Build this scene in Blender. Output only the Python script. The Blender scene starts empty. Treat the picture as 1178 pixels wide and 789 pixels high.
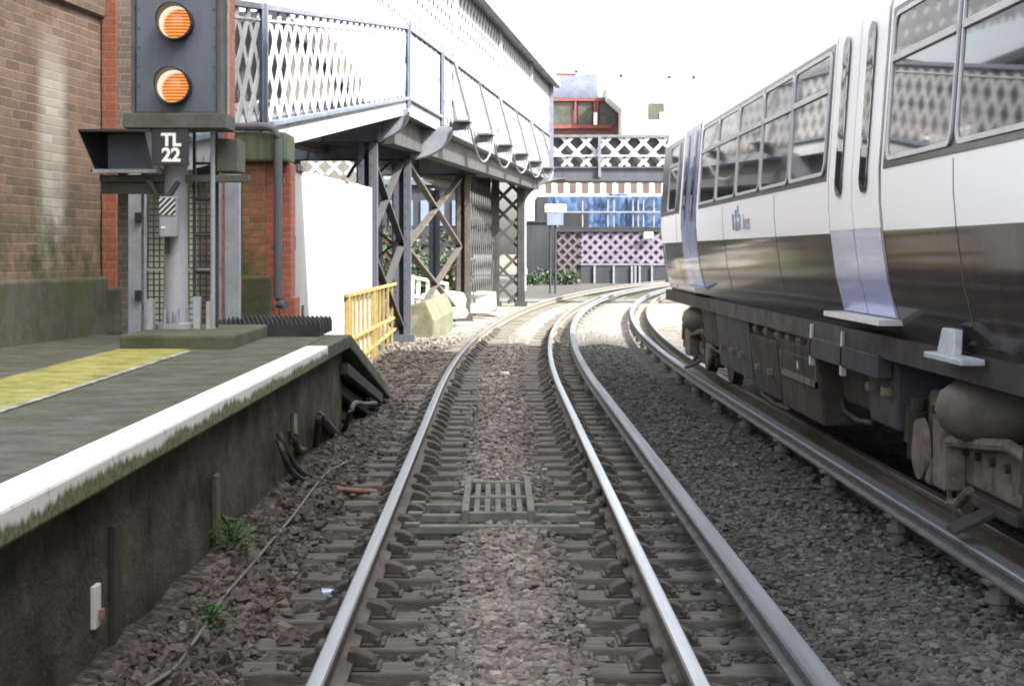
import bpy, math, random
import numpy as np
from mathutils import Vector, noise as mnoise
R = math.radians
random.seed(7); rng = np.random.default_rng(7)
scene = bpy.context.scene
COL = scene.collection
F = 2100.0          # focal length of the photograph in its own pixels
EYE = 1.67          # eye height above the rail heads

# ------------------------------------------------------------------ materials
def nodes(m):
    m.use_nodes = True
    nt = m.node_tree; nt.nodes.clear()
    out = nt.nodes.new('ShaderNodeOutputMaterial'); b = nt.nodes.new('ShaderNodeBsdfPrincipled')
    nt.links.new(b.outputs[0], out.inputs[0])
    return nt, b
def N(nt, t, **kw):
    n = nt.nodes.new(t)
    for k, v in kw.items(): setattr(n, k, v)
    return n
def coords(nt, stretch=(1, 1, 1), rand=True, world=False):
    if world:
        g = N(nt, 'ShaderNodeNewGeometry'); src = g.outputs['Position']
    else:
        src = N(nt, 'ShaderNodeTexCoord').outputs['Object']
    mp = N(nt, 'ShaderNodeMapping'); mp.inputs['Scale'].default_value = stretch
    nt.links.new(src, mp.inputs[0])
    if rand and not world:
        oi = N(nt, 'ShaderNodeObjectInfo')
        mul = N(nt, 'ShaderNodeMath', operation='MULTIPLY'); mul.inputs[1].default_value = 61.0
        nt.links.new(oi.outputs['Random'], mul.inputs[0]); nt.links.new(mul.outputs[0], mp.inputs['Location'])
    return mp.outputs[0]
def noise(nt, vec, scale, detail=5, rough=.6):
    n = N(nt, 'ShaderNodeTexNoise'); n.inputs['Scale'].default_value = scale
    n.inputs['Detail'].default_value = detail; n.inputs['Roughness'].default_value = rough
    nt.links.new(vec, n.inputs['Vector']); return n.outputs['Fac']
def ramp(nt, fac, stops):
    r = N(nt, 'ShaderNodeValToRGB'); el = r.color_ramp.elements
    while len(el) < len(stops): el.new(.5)
    for e, (p, c) in zip(el, stops):
        e.position = p; e.color = (c, c, c, 1) if isinstance(c, (int, float)) else (*c, 1)
    nt.links.new(fac, r.inputs[0]); return r.outputs[0]
def mix(nt, fac, a, b, mode='MIX'):
    m = N(nt, 'ShaderNodeMix', data_type='RGBA', blend_type=mode)
    for s, v in ((m.inputs[0], fac), (m.inputs[6], a), (m.inputs[7], b)):
        if isinstance(v, (int, float)): s.default_value = v
        elif isinstance(v, tuple): s.default_value = (*v, 1)
        else: nt.links.new(v, s)
    return m.outputs[2]
def bump(nt, b, h, strength, dist=.02):
    n = N(nt, 'ShaderNodeBump'); n.inputs['Strength'].default_value = strength; n.inputs['Distance'].default_value = dist
    nt.links.new(h, n.inputs['Height']); nt.links.new(n.outputs[0], b.inputs['Normal'])
def mat(name, c1, c2=None, scale=4, rough=.8, metal=0., bmp=0., bscale=40, stretch=(1, 1, 1), c3=None, fine=.35, spec=.5, bdist=.02, coat=0.):
    m = bpy.data.materials.new(name); nt, b = nodes(m)
    v = coords(nt, stretch)
    c2 = c2 or tuple(x * .72 for x in c1)
    f = noise(nt, v, scale, 8, .65)
    col = ramp(nt, f, [(.34, c2), (.62, c1)])
    if c3: col = mix(nt, ramp(nt, noise(nt, v, scale * .45 + 1.7, 6, .7), [(.52, 0.), (.66, 1.)]), col, c3)
    f2 = noise(nt, v, scale * 9, 4, .7)
    col = mix(nt, fine, col, ramp(nt, f2, [(.3, .45), (.7, 1.)]), 'MULTIPLY')
    nt.links.new(col, b.inputs['Base Color'])
    b.inputs['Metallic'].default_value = metal; b.inputs['Specular IOR Level'].default_value = spec
    b.inputs['Coat Weight'].default_value = coat
    rr = ramp(nt, f, [(.3, min(1, rough * 1.15)), (.7, rough * .85)])
    nt.links.new(rr, b.inputs['Roughness'])
    if bmp: bump(nt, b, noise(nt, v, bscale, 6, .7), bmp, bdist)
    return m
def brick_mat(name, ca, cb, mortar, bw=.225, bh=.075, stain=(.115, .082, .06), moss=None, bright=None, msize=.008):
    m = bpy.data.materials.new(name); nt, b = nodes(m)
    tc = N(nt, 'ShaderNodeTexCoord'); sx = N(nt, 'ShaderNodeSeparateXYZ'); nt.links.new(tc.outputs['Object'], sx.inputs[0])
    ad = N(nt, 'ShaderNodeMath', operation='ADD'); nt.links.new(sx.outputs[0], ad.inputs[0]); nt.links.new(sx.outputs[1], ad.inputs[1])
    cb_ = N(nt, 'ShaderNodeCombineXYZ'); nt.links.new(ad.outputs[0], cb_.inputs[0]); nt.links.new(sx.outputs[2], cb_.inputs[1])
    wob = N(nt, 'ShaderNodeTexNoise'); wob.inputs['Scale'].default_value = 9; nt.links.new(cb_.outputs[0], wob.inputs['Vector'])
    vm = N(nt, 'ShaderNodeVectorMath', operation='MULTIPLY_ADD'); vm.inputs[1].default_value = (.018, .018, 0)
    nt.links.new(wob.outputs['Color'], vm.inputs[0]); nt.links.new(cb_.outputs[0], vm.inputs[2])
    br = N(nt, 'ShaderNodeTexBrick'); nt.links.new(vm.outputs[0], br.inputs['Vector'])
    br.inputs['Scale'].default_value = 1; br.inputs['Brick Width'].default_value = bw; br.inputs['Row Height'].default_value = bh
    br.inputs['Mortar Size'].default_value = msize; br.inputs['Mortar Smooth'].default_value = .3; br.inputs['Bias'].default_value = -.1
    br.inputs['Color1'].default_value = (*ca, 1); br.inputs['Color2'].default_value = (*cb, 1); br.inputs['Mortar'].default_value = (*mortar, 1)
    v = tc.outputs['Object']
    col = mix(nt, ramp(nt, noise(nt, v, 1.3, 8, .7), [(.42, 0.), (.75, .8)]), br.outputs['Color'], stain)
    col = mix(nt, .5, col, ramp(nt, noise(nt, v, 28, 5, .7), [(.3, .5), (.7, 1.15)]), 'MULTIPLY')
    if bright:      # a whitish efflorescence streak (x0, x1, z0, z1) in local metres
        x0, x1, z0, z1, c = bright
        def win(s, a, bb, soft):
            mr = N(nt, 'ShaderNodeMapRange'); mr.inputs[1].default_value = a - soft; mr.inputs[2].default_value = a + soft
            nt.links.new(s, mr.inputs[0]); mr2 = N(nt, 'ShaderNodeMapRange'); mr2.inputs[1].default_value = bb + soft; mr2.inputs[2].default_value = bb - soft
            nt.links.new(s, mr2.inputs[0]); mu = N(nt, 'ShaderNodeMath', operation='MULTIPLY')
            nt.links.new(mr.outputs[0], mu.inputs[0]); nt.links.new(mr2.outputs[0], mu.inputs[1]); return mu.outputs[0]
        mu = N(nt, 'ShaderNodeMath', operation='MULTIPLY'); nt.links.new(win(sx.outputs[0], x0, x1, .12), mu.inputs[0]); nt.links.new(win(sx.outputs[2], z0, z1, .3), mu.inputs[1])
        m2 = N(nt, 'ShaderNodeMath', operation='MULTIPLY'); nt.links.new(mu.outputs[0], m2.inputs[0])
        nt.links.new(ramp(nt, noise(nt, br.outputs['Color'], 9, 2), [(.3, .4), (.6, 1.)]), m2.inputs[1])
        col = mix(nt, m2.outputs[0], col, c)
    if moss:
        z0, z1 = moss
        mr = N(nt, 'ShaderNodeMapRange'); mr.inputs[1].default_value = z1; mr.inputs[2].default_value = z0; nt.links.new(sx.outputs[2], mr.inputs[0])
        mu = N(nt, 'ShaderNodeMath', operation='MULTIPLY'); nt.links.new(mr.outputs[0], mu.inputs[0])
        nt.links.new(ramp(nt, noise(nt, v, 3.2, 7, .7), [(.4, 0.), (.62, 1.)]), mu.inputs[1])
        col = mix(nt, mu.outputs[0], col, (.075, .09, .03))
    nt.links.new(col, b.inputs['Base Color']); b.inputs['Roughness'].default_value = .9
    h = N(nt, 'ShaderNodeMath', operation='MULTIPLY_ADD'); h.inputs[1].default_value = -1.2
    nt.links.new(br.outputs['Fac'], h.inputs[0]); nt.links.new(noise(nt, v, 60, 4, .7), h.inputs[2])
    bump(nt, b, h.outputs[0], .7, .012)
    return m

M = {}
M['sleeper'] = mat('sleeper_timber', (.135, .126, .108), (.07, .066, .058), 3, .9, bmp=.6, bscale=14, stretch=(1.2, 9, 6), c3=(.16, .145, .12))
M['chair'] = mat('chair_iron', (.080, .072, .062), (.045, .041, .036), 8, .85, bmp=.4)
M['rail_side'] = mat('rail_rust', (.135, .115, .095), (.085, .072, .06), 7, .8, bmp=.2, stretch=(1, .4, 2))
M['rail_head'] = mat('rail_polished', (.42, .43, .45), (.31, .315, .33), 2, .34, .88, stretch=(10, .2, 1), fine=.12)
M['rail_worn'] = mat('rail_grey_head', (.22, .21, .205), (.15, .14, .135), 2, .45, .6, stretch=(10, .2, 1), fine=.2)
M['cond_top'] = mat('conductor_rail_head', (.15, .155, .175), (.095, .10, .115), 2, .5, .2, stretch=(10, .2, 1), fine=.2)
M['cond_side'] = mat('conductor_rail_side', (.115, .12, .125), (.07, .07, .068), 5, .7, bmp=.2)
M['insulator'] = mat('insulator_pot', (.13, .125, .11), None, 6, .6)
M['asphalt'] = mat('platform_asphalt', (.15, .152, .125), (.085, .09, .068), 4.5, .92, bmp=.7, bscale=70, c3=(.088, .105, .048), bdist=.012, spec=.2, fine=.6)
M['worn_white'] = mat('worn_white_line_paint', (.55, .55, .50), (.16, .165, .13), 7, .9, c3=(.13, .14, .10), fine=.6, spec=.2)
M['yellow'] = mat('worn_yellow_paint', (.46, .42, .13), (.25, .26, .08), 5, .85, bmp=.3, bscale=90, c3=(.15, .17, .055), fine=.6, spec=.2)
M['dark_stone'] = mat('sooty_wall_render', (.125, .107, .084), (.032, .028, .023), 3.4, .95, bmp=.9, bscale=13, stretch=(1, .5, .8), c3=(.058, .06, .032), fine=.55, bdist=.03, spec=.2)
M['brick'] = brick_mat('brown_brick', (.36, .235, .165), (.20, .13, .095), (.37, .31, .25), .3, .078, moss=(.75, 1.7), bright=(6.15, 6.75, .75, 2.5, (.62, .57, .50)))
M['brick_plain'] = brick_mat('brown_brick_plain', (.29, .235, .18), (.21, .17, .13), (.34, .31, .26), .225, .075)
M['beam_brick'] = brick_mat('band_brick', (.29, .21, .15), (.20, .145, .105), (.33, .28, .225), .225, .078, stain=(.16, .125, .095))
M['red_brick'] = brick_mat('red_brick', (.46, .14, .085), (.36, .11, .075), (.32, .22, .17), .225, .078, stain=(.22, .095, .065))
M['orange_brick'] = brick_mat('orange_brick', (.44, .21, .10), (.30, .13, .08), (.24, .18, .13), .225, .078, stain=(.12, .06, .04), moss=(.8, 1.5))
M['plinth'] = mat('mossy_plinth_stone', (.14, .13, .10), (.07, .07, .045), 2.3, .92, bmp=.5, bscale=18, c3=(.085, .105, .03))
M['pale_render'] = mat('pale_green_render', (.62, .62, .52), (.46, .46, .37), 2, .9)  # light of the stairwell put into a pale colour
M['green_stone'] = mat('green_stained_stone', (.15, .19, .12), (.09, .115, .07), 4, .9, bmp=.3, stretch=(3, 3, .5), c3=(.08, .10, .055))
M['beam_stone'] = mat('grey_lintel_stone', (.30, .26, .215), (.19, .165, .135), 2.6, .9, bmp=.4, bscale=20, stretch=(1, 1, .5))
M['navy'] = mat('slate_blue_enamel', (.125, .14, .19), (.10, .113, .15), 2, .5, stretch=(2, 2, .4), fine=.2)
M['black'] = mat('black_enamel', (.022, .022, .028), (.014, .014, .018), 3, .45, fine=.2)
M['shelf'] = mat('algae_grey_steel', (.12, .12, .105), (.075, .077, .065), 4, .8, c3=(.10, .11, .075))
M['lt_steel'] = mat('galvanised_pale', (.42, .46, .51), (.32, .35, .39), 4, .55, .1, fine=.25, c3=(.34, .34, .33))
M['post_paint'] = mat('aluminium_post_paint', (.44, .44, .48), (.34, .34, .37), 3, .55, .15, stretch=(2, 2, .5), c3=(.32, .29, .28), fine=.25)
M['grey_box'] = mat('grey_cabinet_paint', (.34, .36, .40), (.27, .29, .32), 3, .5, fine=.15)
M['white_letter'] = mat('white_lettering', (.93, .93, .92), (.88, .88, .87), 9, .6, fine=.1)
M['mesh_wire'] = mat('dull_mesh_wire', (.06, .062, .055), (.04, .04, .036), 6, .7)
M['white_paint'] = mat('bridge_white_paint', (.33, .335, .35), (.25, .255, .275), 2, .6, fine=.12)
M['grey_white'] = mat('bridge_grey_white_paint', (.205, .21, .225), (.15, .155, .17), 2, .6, fine=.25, c3=(.17, .165, .16))
M['lilac_paint'] = mat('bridge_grey_lilac_paint', (.135, .145, .18), (.095, .10, .13), 3, .6, fine=.2)
M['blue_paint'] = mat('bridge_blue_grey_paint', (.11, .13, .18), (.08, .095, .135), 3, .6, fine=.2)
M['bridge_dark'] = mat('bridge_dark_blue_grey', (.125, .135, .16), (.08, .086, .10), 1.6, .65, bmp=.15, stretch=(2, 2, .4), c3=(.10, .085, .075))
M['column_blue'] = mat('column_slate_blue', (.062, .070, .092), (.042, .047, .062), 1.8, .65, stretch=(2, 2, .4), c3=(.07, .062, .056), spec=.3)
M['girder'] = mat('girder_soot_grey', (.036, .035, .037), (.022, .022, .024), 1.6, .8)  # dark enough that sunlit members still read as shaded
M['beam_grey'] = mat('beam_slate_grey', (.16, .175, .205), (.11, .12, .145), 2, .6)
M['bridge_brown'] = mat('bridge_brown_grey', (.060, .050, .042), (.036, .032, .029), 2, .75, c3=(.080, .055, .038))
M['hoarding'] = mat('white_hoarding_paint', (.40, .40, .405), (.33, .33, .335), 1.2, .7, fine=.15, stretch=(1, .5, .4), c3=(.27, .265, .26))
M['yellow_steel'] = mat('yellow_railing_paint', (.27, .20, .06), (.19, .14, .05), 5, .5, fine=.3)
M['guard'] = mat('black_rubber_boards', (.034, .037, .036), (.022, .024, .023), 6, .8, bmp=.3)
M['white_rail'] = mat('white_railing_paint', (.82, .80, .76), (.66, .62, .55), 5, .6)
M['rubble'] = mat('pale_rubble', (.50, .47, .42), (.32, .30, .27), 5, .9, bmp=.6, bscale=12)
M['mossy_block'] = mat('mossy_concrete', (.11, .112, .075), (.065, .072, .04), 2.2, .95, bmp=.5, c3=(.06, .075, .025))
M['cable'] = mat('black_cable', (.045, .043, .042), (.028, .027, .026), 9, .6)
M['cable_grey'] = mat('grey_cable', (.12, .12, .112), (.08, .08, .075), 9, .6)
M['chain'] = mat('pale_cable', (.16, .155, .16), (.11, .105, .11), 9, .6)
M['rust'] = mat('rusty_bar', (.30, .16, .10), (.2, .10, .07), 9, .8)
M['grate'] = mat('grating_green_grey', (.155, .162, .135), (.10, .106, .085), 5, .8, bmp=.3, c3=(.19, .195, .165))
M['leaf'] = mat('weed_leaf', (.075, .16, .035), (.045, .10, .02), 20, .7)
M['bush'] = mat('bush_leaf', (.032, .062, .022), (.016, .034, .012), 3, .7)
M['litter'] = mat('crumpled_wrapper', (.75, .80, .90), (.10, .22, .60), 20, .35)
# train
M['train_white'] = mat('coach_white_paint', (.97, .97, .975), (.96, .96, .965), 1.2, .42, spec=.25, stretch=(1, 1, .4), fine=.0)
M['train_dark'] = mat('coach_charcoal_paint', (.040, .036, .035), (.030, .027, .027), 1.5, .08, fine=.1, spec=.02, c3=(.052, .043, .035))
M['seam'] = mat('panel_seam_shadow', (.10, .10, .10), None, 4, .8)  # grey line colour of the panel joints
M['sole'] = mat('solebar_dark', (.036, .034, .036), (.022, .021, .022), 3, .6, spec=.2)
M['door_blue'] = mat('door_lavender_blue', (.33, .38, .68), (.29, .34, .62), 2, .25, fine=.06, coat=.3)
M['door_deep'] = mat('door_deep_blue', (.16, .21, .48), (.13, .17, .40), 2, .25, fine=.06, coat=.3)
M['glass'] = mat('tinted_window_glass', (.040, .043, .048), (.032, .034, .038), 1, .03, fine=.0, spec=.2)
M['band'] = mat('black_glazing_band', (.075, .078, .084), (.062, .064, .07), 2, .2, fine=.05, spec=.2)
M['alu'] = mat('window_aluminium', (.62, .62, .64), (.52, .52, .54), 3, .35, .3, fine=.1)
M['under'] = mat('underframe_grime', (.062, .056, .050), (.034, .031, .028), 3, .8, bmp=.25, spec=.2, c3=(.058, .05, .042))
M['under_blue'] = mat('underframe_slate', (.050, .051, .062), (.034, .035, .042), 3, .7, spec=.25, c3=(.045, .042, .04))
M['bogie'] = mat('bogie_dust_beige', (.22, .19, .155), (.12, .104, .086), 5, .9, bmp=.4, spec=.15, c3=(.085, .075, .063), fine=.5)
M['spring'] = mat('air_spring_rubber', (.12, .108, .095), (.07, .063, .056), 3, .6)
M['wheel'] = mat('wheel_steel', (.07, .062, .055), (.04, .036, .032), 5, .7)
M['logo_blue'] = mat('logo_blue', (.07, .20, .40), None, 6, .4)
M['logo_grey'] = mat('logo_grey', (.45, .42, .52), None, 6, .4)
# background
M['far_white'] = mat('far_white_render', (.80, .79, .78), (.74, .73, .72), .5, .85, fine=.05)
M['far_red'] = mat('far_red_paint', (.22, .050, .048), (.17, .04, .04), 2, .7)
M['far_red_brick'] = brick_mat('far_red_brick', (.17, .07, .058), (.13, .055, .047), (.14, .10, .09), .4, .15, stain=(.16, .06, .05))
M['far_glass'] = mat('far_glazing', (.08, .085, .075), (.05, .052, .045), 1, .5, spec=.2, c3=(.12, .105, .08))
M['far_curve'] = mat('far_lead_roof', (.095, .11, .15), (.065, .075, .105), 1.2, .6, spec=.2)
M['sheet_blue'] = mat('blue_sheeting', (.058, .105, .21), (.036, .07, .15), 1.3, .7, spec=.2, stretch=(1, 1, .4), c3=(.10, .145, .23))
M['scaf'] = mat('scaffold_tube', (.20, .21, .23), None, 3, .5)
M['purple_lattice'] = mat('far_lattice_paint', (.17, .15, .20), (.115, .10, .14), 1, .7)
M['brown_lattice'] = mat('far_lattice_brown', (.10, .08, .09), None, 1, .8)  # brownish, less lit end of the fence, its dimness put into the colour
M['far_dark'] = mat('far_dark_wall', (.022, .025, .032), (.014, .016, .021), .8, .8, stretch=(2, 2, .4))
M['far_brown'] = mat('far_brown_window', (.10, .07, .06), None, 1, .7)
M['signwhite'] = mat('far_sign_white', (.85, .85, .85), None, 2, .6, fine=.05)
M['signblue'] = mat('far_sign_blue', (.14, .18, .29), None, 2, .6)
M['station'] = brick_mat('station_brick', (.2, .13, .1), (.14, .1, .08), (.2, .18, .16))  # brick of the unseen shading block
M['house_brick'] = brick_mat('grey_house_brick', (.050, .046, .042), (.038, .035, .032), (.055, .052, .048))
M['ground'] = mat('far_ground', (.09, .085, .07), (.06, .055, .045), .25, .95, c3=(.10, .11, .06))

def ballast_material(name, stone_attr=False):
    m = bpy.data.materials.new(name); nt, b = nodes(m)
    b.inputs['Roughness'].default_value = .92; b.inputs['Specular IOR Level'].default_value = .25
    g = N(nt, 'ShaderNodeNewGeometry')
    if stone_attr:
        a = N(nt, 'ShaderNodeVertexColor', layer_name='Col'); col = a.outputs[0]
        col = mix(nt, .6, col, ramp(nt, noise(nt, g.outputs['Position'], 55, 4, .7), [(.3, .5), (.7, 1.15)]), 'MULTIPLY')
        bump(nt, b, noise(nt, g.outputs['Position'], 90, 4, .7), .4, .006)
    else:
        a = N(nt, 'ShaderNodeVertexColor', layer_name='Col')
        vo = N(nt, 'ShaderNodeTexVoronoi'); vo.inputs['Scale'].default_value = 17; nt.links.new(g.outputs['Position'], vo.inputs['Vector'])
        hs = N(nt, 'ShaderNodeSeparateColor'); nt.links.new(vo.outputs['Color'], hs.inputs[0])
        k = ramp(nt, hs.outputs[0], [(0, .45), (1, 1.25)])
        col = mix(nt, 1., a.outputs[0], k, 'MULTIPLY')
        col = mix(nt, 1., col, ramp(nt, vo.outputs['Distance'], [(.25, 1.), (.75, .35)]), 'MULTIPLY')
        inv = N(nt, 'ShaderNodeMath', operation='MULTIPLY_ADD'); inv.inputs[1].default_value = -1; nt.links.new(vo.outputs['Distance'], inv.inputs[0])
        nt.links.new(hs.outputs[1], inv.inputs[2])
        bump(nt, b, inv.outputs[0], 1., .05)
    nt.links.new(col, b.inputs['Base Color'])
    return m
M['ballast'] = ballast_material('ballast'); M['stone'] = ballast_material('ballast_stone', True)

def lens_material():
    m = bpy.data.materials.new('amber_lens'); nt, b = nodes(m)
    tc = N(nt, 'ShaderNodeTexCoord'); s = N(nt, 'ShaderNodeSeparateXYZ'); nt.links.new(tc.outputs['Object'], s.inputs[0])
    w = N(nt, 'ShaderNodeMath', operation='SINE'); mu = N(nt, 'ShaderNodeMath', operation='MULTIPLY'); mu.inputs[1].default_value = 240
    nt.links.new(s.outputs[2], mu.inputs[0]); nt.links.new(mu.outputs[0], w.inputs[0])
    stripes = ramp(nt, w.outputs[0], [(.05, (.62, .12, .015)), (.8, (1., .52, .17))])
    # pale crescent painted into the emission colour, away from the lens' lower right
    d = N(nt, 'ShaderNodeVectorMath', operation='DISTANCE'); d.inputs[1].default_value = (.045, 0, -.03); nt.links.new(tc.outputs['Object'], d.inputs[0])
    crescent = ramp(nt, d.outputs['Value'], [(.128, 0.), (.15, 1.)])
    col = mix(nt, crescent, stripes, (1., .86, .66))
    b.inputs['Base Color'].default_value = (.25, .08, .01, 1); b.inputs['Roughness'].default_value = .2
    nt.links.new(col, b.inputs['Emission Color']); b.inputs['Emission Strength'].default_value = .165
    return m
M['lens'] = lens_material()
def hatch_material():
    m = bpy.data.materials.new('black_white_hatch'); nt, b = nodes(m)
    tc = N(nt, 'ShaderNodeTexCoord'); s = N(nt, 'ShaderNodeSeparateXYZ'); nt.links.new(tc.outputs['Object'], s.inputs[0])
    a = N(nt, 'ShaderNodeMath', operation='SUBTRACT'); nt.links.new(s.outputs[2], a.inputs[0]); nt.links.new(s.outputs[0], a.inputs[1])
    mu = N(nt, 'ShaderNodeMath', operation='MULTIPLY'); mu.inputs[1].default_value = 130; nt.links.new(a.outputs[0], mu.inputs[0])
    w = N(nt, 'ShaderNodeMath', operation='SINE'); nt.links.new(mu.outputs[0], w.inputs[0])
    nt.links.new(ramp(nt, w.outputs[0], [(.45, (.03, .03, .035)), (.55, (.75, .75, .75))]), b.inputs['Base Color']); b.inputs['Roughness'].default_value = .5
    return m
M['hatch'] = hatch_material()
def nosing_material():
    m = bpy.data.materials.new('white_coping_paint'); nt, b = nodes(m)
    tc = N(nt, 'ShaderNodeTexCoord'); g = N(nt, 'ShaderNodeNewGeometry')
    s = N(nt, 'ShaderNodeSeparateXYZ'); nt.links.new(tc.outputs['Object'], s.inputs[0])
    mp = N(nt, 'ShaderNodeMapping'); mp.inputs['Scale'].default_value = (.1, 1, .12); nt.links.new(tc.outputs['Object'], mp.inputs[0])
    blot = noise(nt, mp.outputs[0], 11, 5, .65); big = noise(nt, mp.outputs[0], 1.1, 3, .5)
    # algae runs up from the lower arris of the coping, in patches along it
    zz = N(nt, 'ShaderNodeMapRange'); zz.inputs[1].default_value = .10; zz.inputs[2].default_value = .0; nt.links.new(s.outputs[2], zz.inputs[0])
    su = N(nt, 'ShaderNodeMath', operation='ADD'); nt.links.new(zz.outputs[0], su.inputs[0]); nt.links.new(blot, su.inputs[1])
    s2 = N(nt, 'ShaderNodeMath', operation='ADD'); nt.links.new(su.outputs[0], s2.inputs[0]); nt.links.new(big, s2.inputs[1])
    fac = ramp(nt, s2.outputs[0], [(.0, 0.), (1., 1.)])
    ma = N(nt, 'ShaderNodeMapRange'); ma.inputs[1].default_value = 1.20; ma.inputs[2].default_value = 1.44; nt.links.new(s2.outputs[0], ma.inputs[0])
    col = mix(nt, ma.outputs[0], (.84, .84, .81), ramp(nt, noise(nt, tc.outputs['Object'], 30, 4), [(.4, (.10, .11, .05)), (.65, (.24, .26, .13))]))
    top = ramp(nt, noise(nt, tc.outputs['Object'], 14, 6, .7), [(.34, (.5, .5, .47)), (.42, (1., 1., 1.))])
    col = mix(nt, .7, col, top, 'MULTIPLY')
    nt.links.new(col, b.inputs['Base Color']); b.inputs['Roughness'].default_value = .85
    bump(nt, b, noise(nt, tc.outputs['Object'], 60, 5, .7), .3, .006)
    return m
M['nosing'] = nosing_material()

# ------------------------------------------------------------------ mesh building
ORG = {}
class MB:
    def __init__(s): s.v = []; s.f = []; s.m = []; s.mi = 0
    def add(s, verts, faces):
        o = len(s.v); s.v += [tuple(p) for p in verts]; s.f += [tuple(i + o for i in f) for f in faces]; s.m += [s.mi] * len(faces)
    BOXF = [(0, 3, 2, 1), (4, 5, 6, 7), (0, 1, 5, 4), (1, 2, 6, 5), (2, 3, 7, 6), (3, 0, 4, 7)]
    def box(s, x0, x1, y0, y1, z0, z1):
        s.add([(x0, y0, z0), (x1, y0, z0), (x1, y1, z0), (x0, y1, z0), (x0, y0, z1), (x1, y0, z1), (x1, y1, z1), (x0, y1, z1)], MB.BOXF)
    def bar(s, p, q, w, t, up=(0, 0, 1)):
        p = Vector(p); q = Vector(q); d = (q - p).normalized(); up = Vector(up)
        a = d.cross(up)
        if a.length < 1e-4: a = d.cross(Vector((1, 0, 0)))
        a.normalize(); b = a.cross(d).normalized(); a *= w / 2; b *= t / 2
        s.add([p - a - b, p + a - b, p + a + b, p - a + b, q - a - b, q + a - b, q + a + b, q - a + b], [(0, 1, 2, 3), (4, 7, 6, 5), (0, 4, 5, 1), (1, 5, 6, 2), (2, 6, 7, 3), (3, 7, 4, 0)])
    def tube(s, pts, r, n=8, cap=True):
        pts = [Vector(p) for p in pts]; rings = []
        ref = Vector((0, 0, 1))
        for i, p in enumerate(pts):
            d = (pts[min(i + 1, len(pts) - 1)] - pts[max(i - 1, 0)]).normalized()
            a = d.cross(ref)
            if a.length < .05: a = d.cross(Vector((0, 1, 0)))
            a.normalize(); b = a.cross(d)
            rr = r[i] if isinstance(r, (list, tuple)) else r
            rings.append([p + (a * math.cos(2 * math.pi * k / n) + b * math.sin(2 * math.pi * k / n)) * rr for k in range(n)])
        vs = [p for g in rings for p in g]; fs = []
        for i in range(len(pts) - 1):
            for k in range(n):
                fs.append((i * n + k, i * n + (k + 1) % n, (i + 1) * n + (k + 1) % n, (i + 1) * n + k))
        if cap: fs.append(tuple(range(n - 1, -1, -1))); fs.append(tuple((len(pts) - 1) * n + k for k in range(n)))
        s.add(vs, fs)
    def prism(s, poly, ext):
        n = len(poly); e = Vector(ext); vs = [Vector(p) for p in poly] + [Vector(p) + e for p in poly]
        s.add(vs, [tuple(range(n)), tuple(range(2 * n - 1, n - 1, -1))] + [(i, i + n, (i + 1) % n + n, (i + 1) % n) for i in range(n)])
    def hexa(s, a, b):      # two quads -> solid
        s.add(list(a) + list(b), MB.BOXF)
    def build(s, name, m, parent=None, smooth=False, bevel=0., ang=35):
        V = np.array(s.v, dtype=float)
        if parent is None: org = np.array([V[:, 0].mean(), V[:, 1].mean(), V[:, 2].min()])
        else: org = ORG[parent.name]
        me = bpy.data.meshes.new(name); me.from_pydata([tuple(p) for p in V - org], [], s.f)
        ms = m if isinstance(m, (list, tuple)) else [m]
        for q in ms: me.materials.append(q)
        if len(ms) > 1: me.polygons.foreach_set('material_index', s.m)
        if smooth:
            me.polygons.foreach_set('use_smooth', [True] * len(me.polygons)); me.set_sharp_from_angle(angle=R(ang))
        o = bpy.data.objects.new(name, me); COL.objects.link(o)
        if parent: o.parent = parent
        else: o.location = org
        ORG[o.name] = org
        if bevel:
            bm = o.modifiers.new('bevel', 'BEVEL'); bm.width = bevel; bm.segments = 2; bm.limit_method = 'ANGLE'
        return o
def empty(name, loc, label, cat, group=None):
    o = bpy.data.objects.new(name, None); o.location = loc; o.empty_display_size = .2; COL.objects.link(o); ORG[o.name] = np.array(loc, dtype=float)
    return tag(o, label, cat, group)
def tag(o, label=None, cat=None, group=None, kind=None):
    if label: o['label'] = label
    if cat: o['category'] = cat
    if group: o['group'] = group
    if kind: o['kind'] = kind
    return o
def px(x, d): return (x - 571) / F * d              # photo column at a depth -> metres right of the eye
def pz(y, d): return EYE - (y - 291) / F * d        # photo row at a depth -> height above rail
def lattice(mb, a0, b0, a1, b1, pitch, w, t, nrm, both=True):
    """flat bars crossing in the quad a0->b0 (bottom) / a1->b1 (top)"""
    a0, b0, a1, b1 = map(Vector, (a0, b0, a1, b1)); L = (b0 - a0).length; H = (a1 - a0).length
    def pt(u, v): return (a0.lerp(b0, u / L)).lerp(a1.lerp(b1, u / L), v / H)
    nrm = Vector(nrm).normalized()
    for sgn in ((1, -1) if both else (1,)):
        off = nrm * (t * .55 * sgn)
        u = -H
        while u < L + H:
            s0, s1 = (u, u + H) if sgn > 0 else (u + H, u)
            v0, v1 = 0., H
            ua, ub = s0, s1
            du = ub - ua
            # clip
            lo, hi = 0., 1.
            for lim, side in ((0., 0), (L, 1)):
                for_t = (lim - ua) / du
                if side == 0:
                    if du > 0: lo = max(lo, for_t)
                    else: hi = min(hi, for_t)
                else:
                    if du > 0: hi = min(hi, for_t)
                    else: lo = max(lo, for_t)
            if hi - lo > .03:
                p = pt(ua + du * lo, H * lo) + off; q = pt(ua + du * hi, H * hi) + off
                mb.bar(p, q, w, t, nrm)
            u += pitch
    return mb

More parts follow.
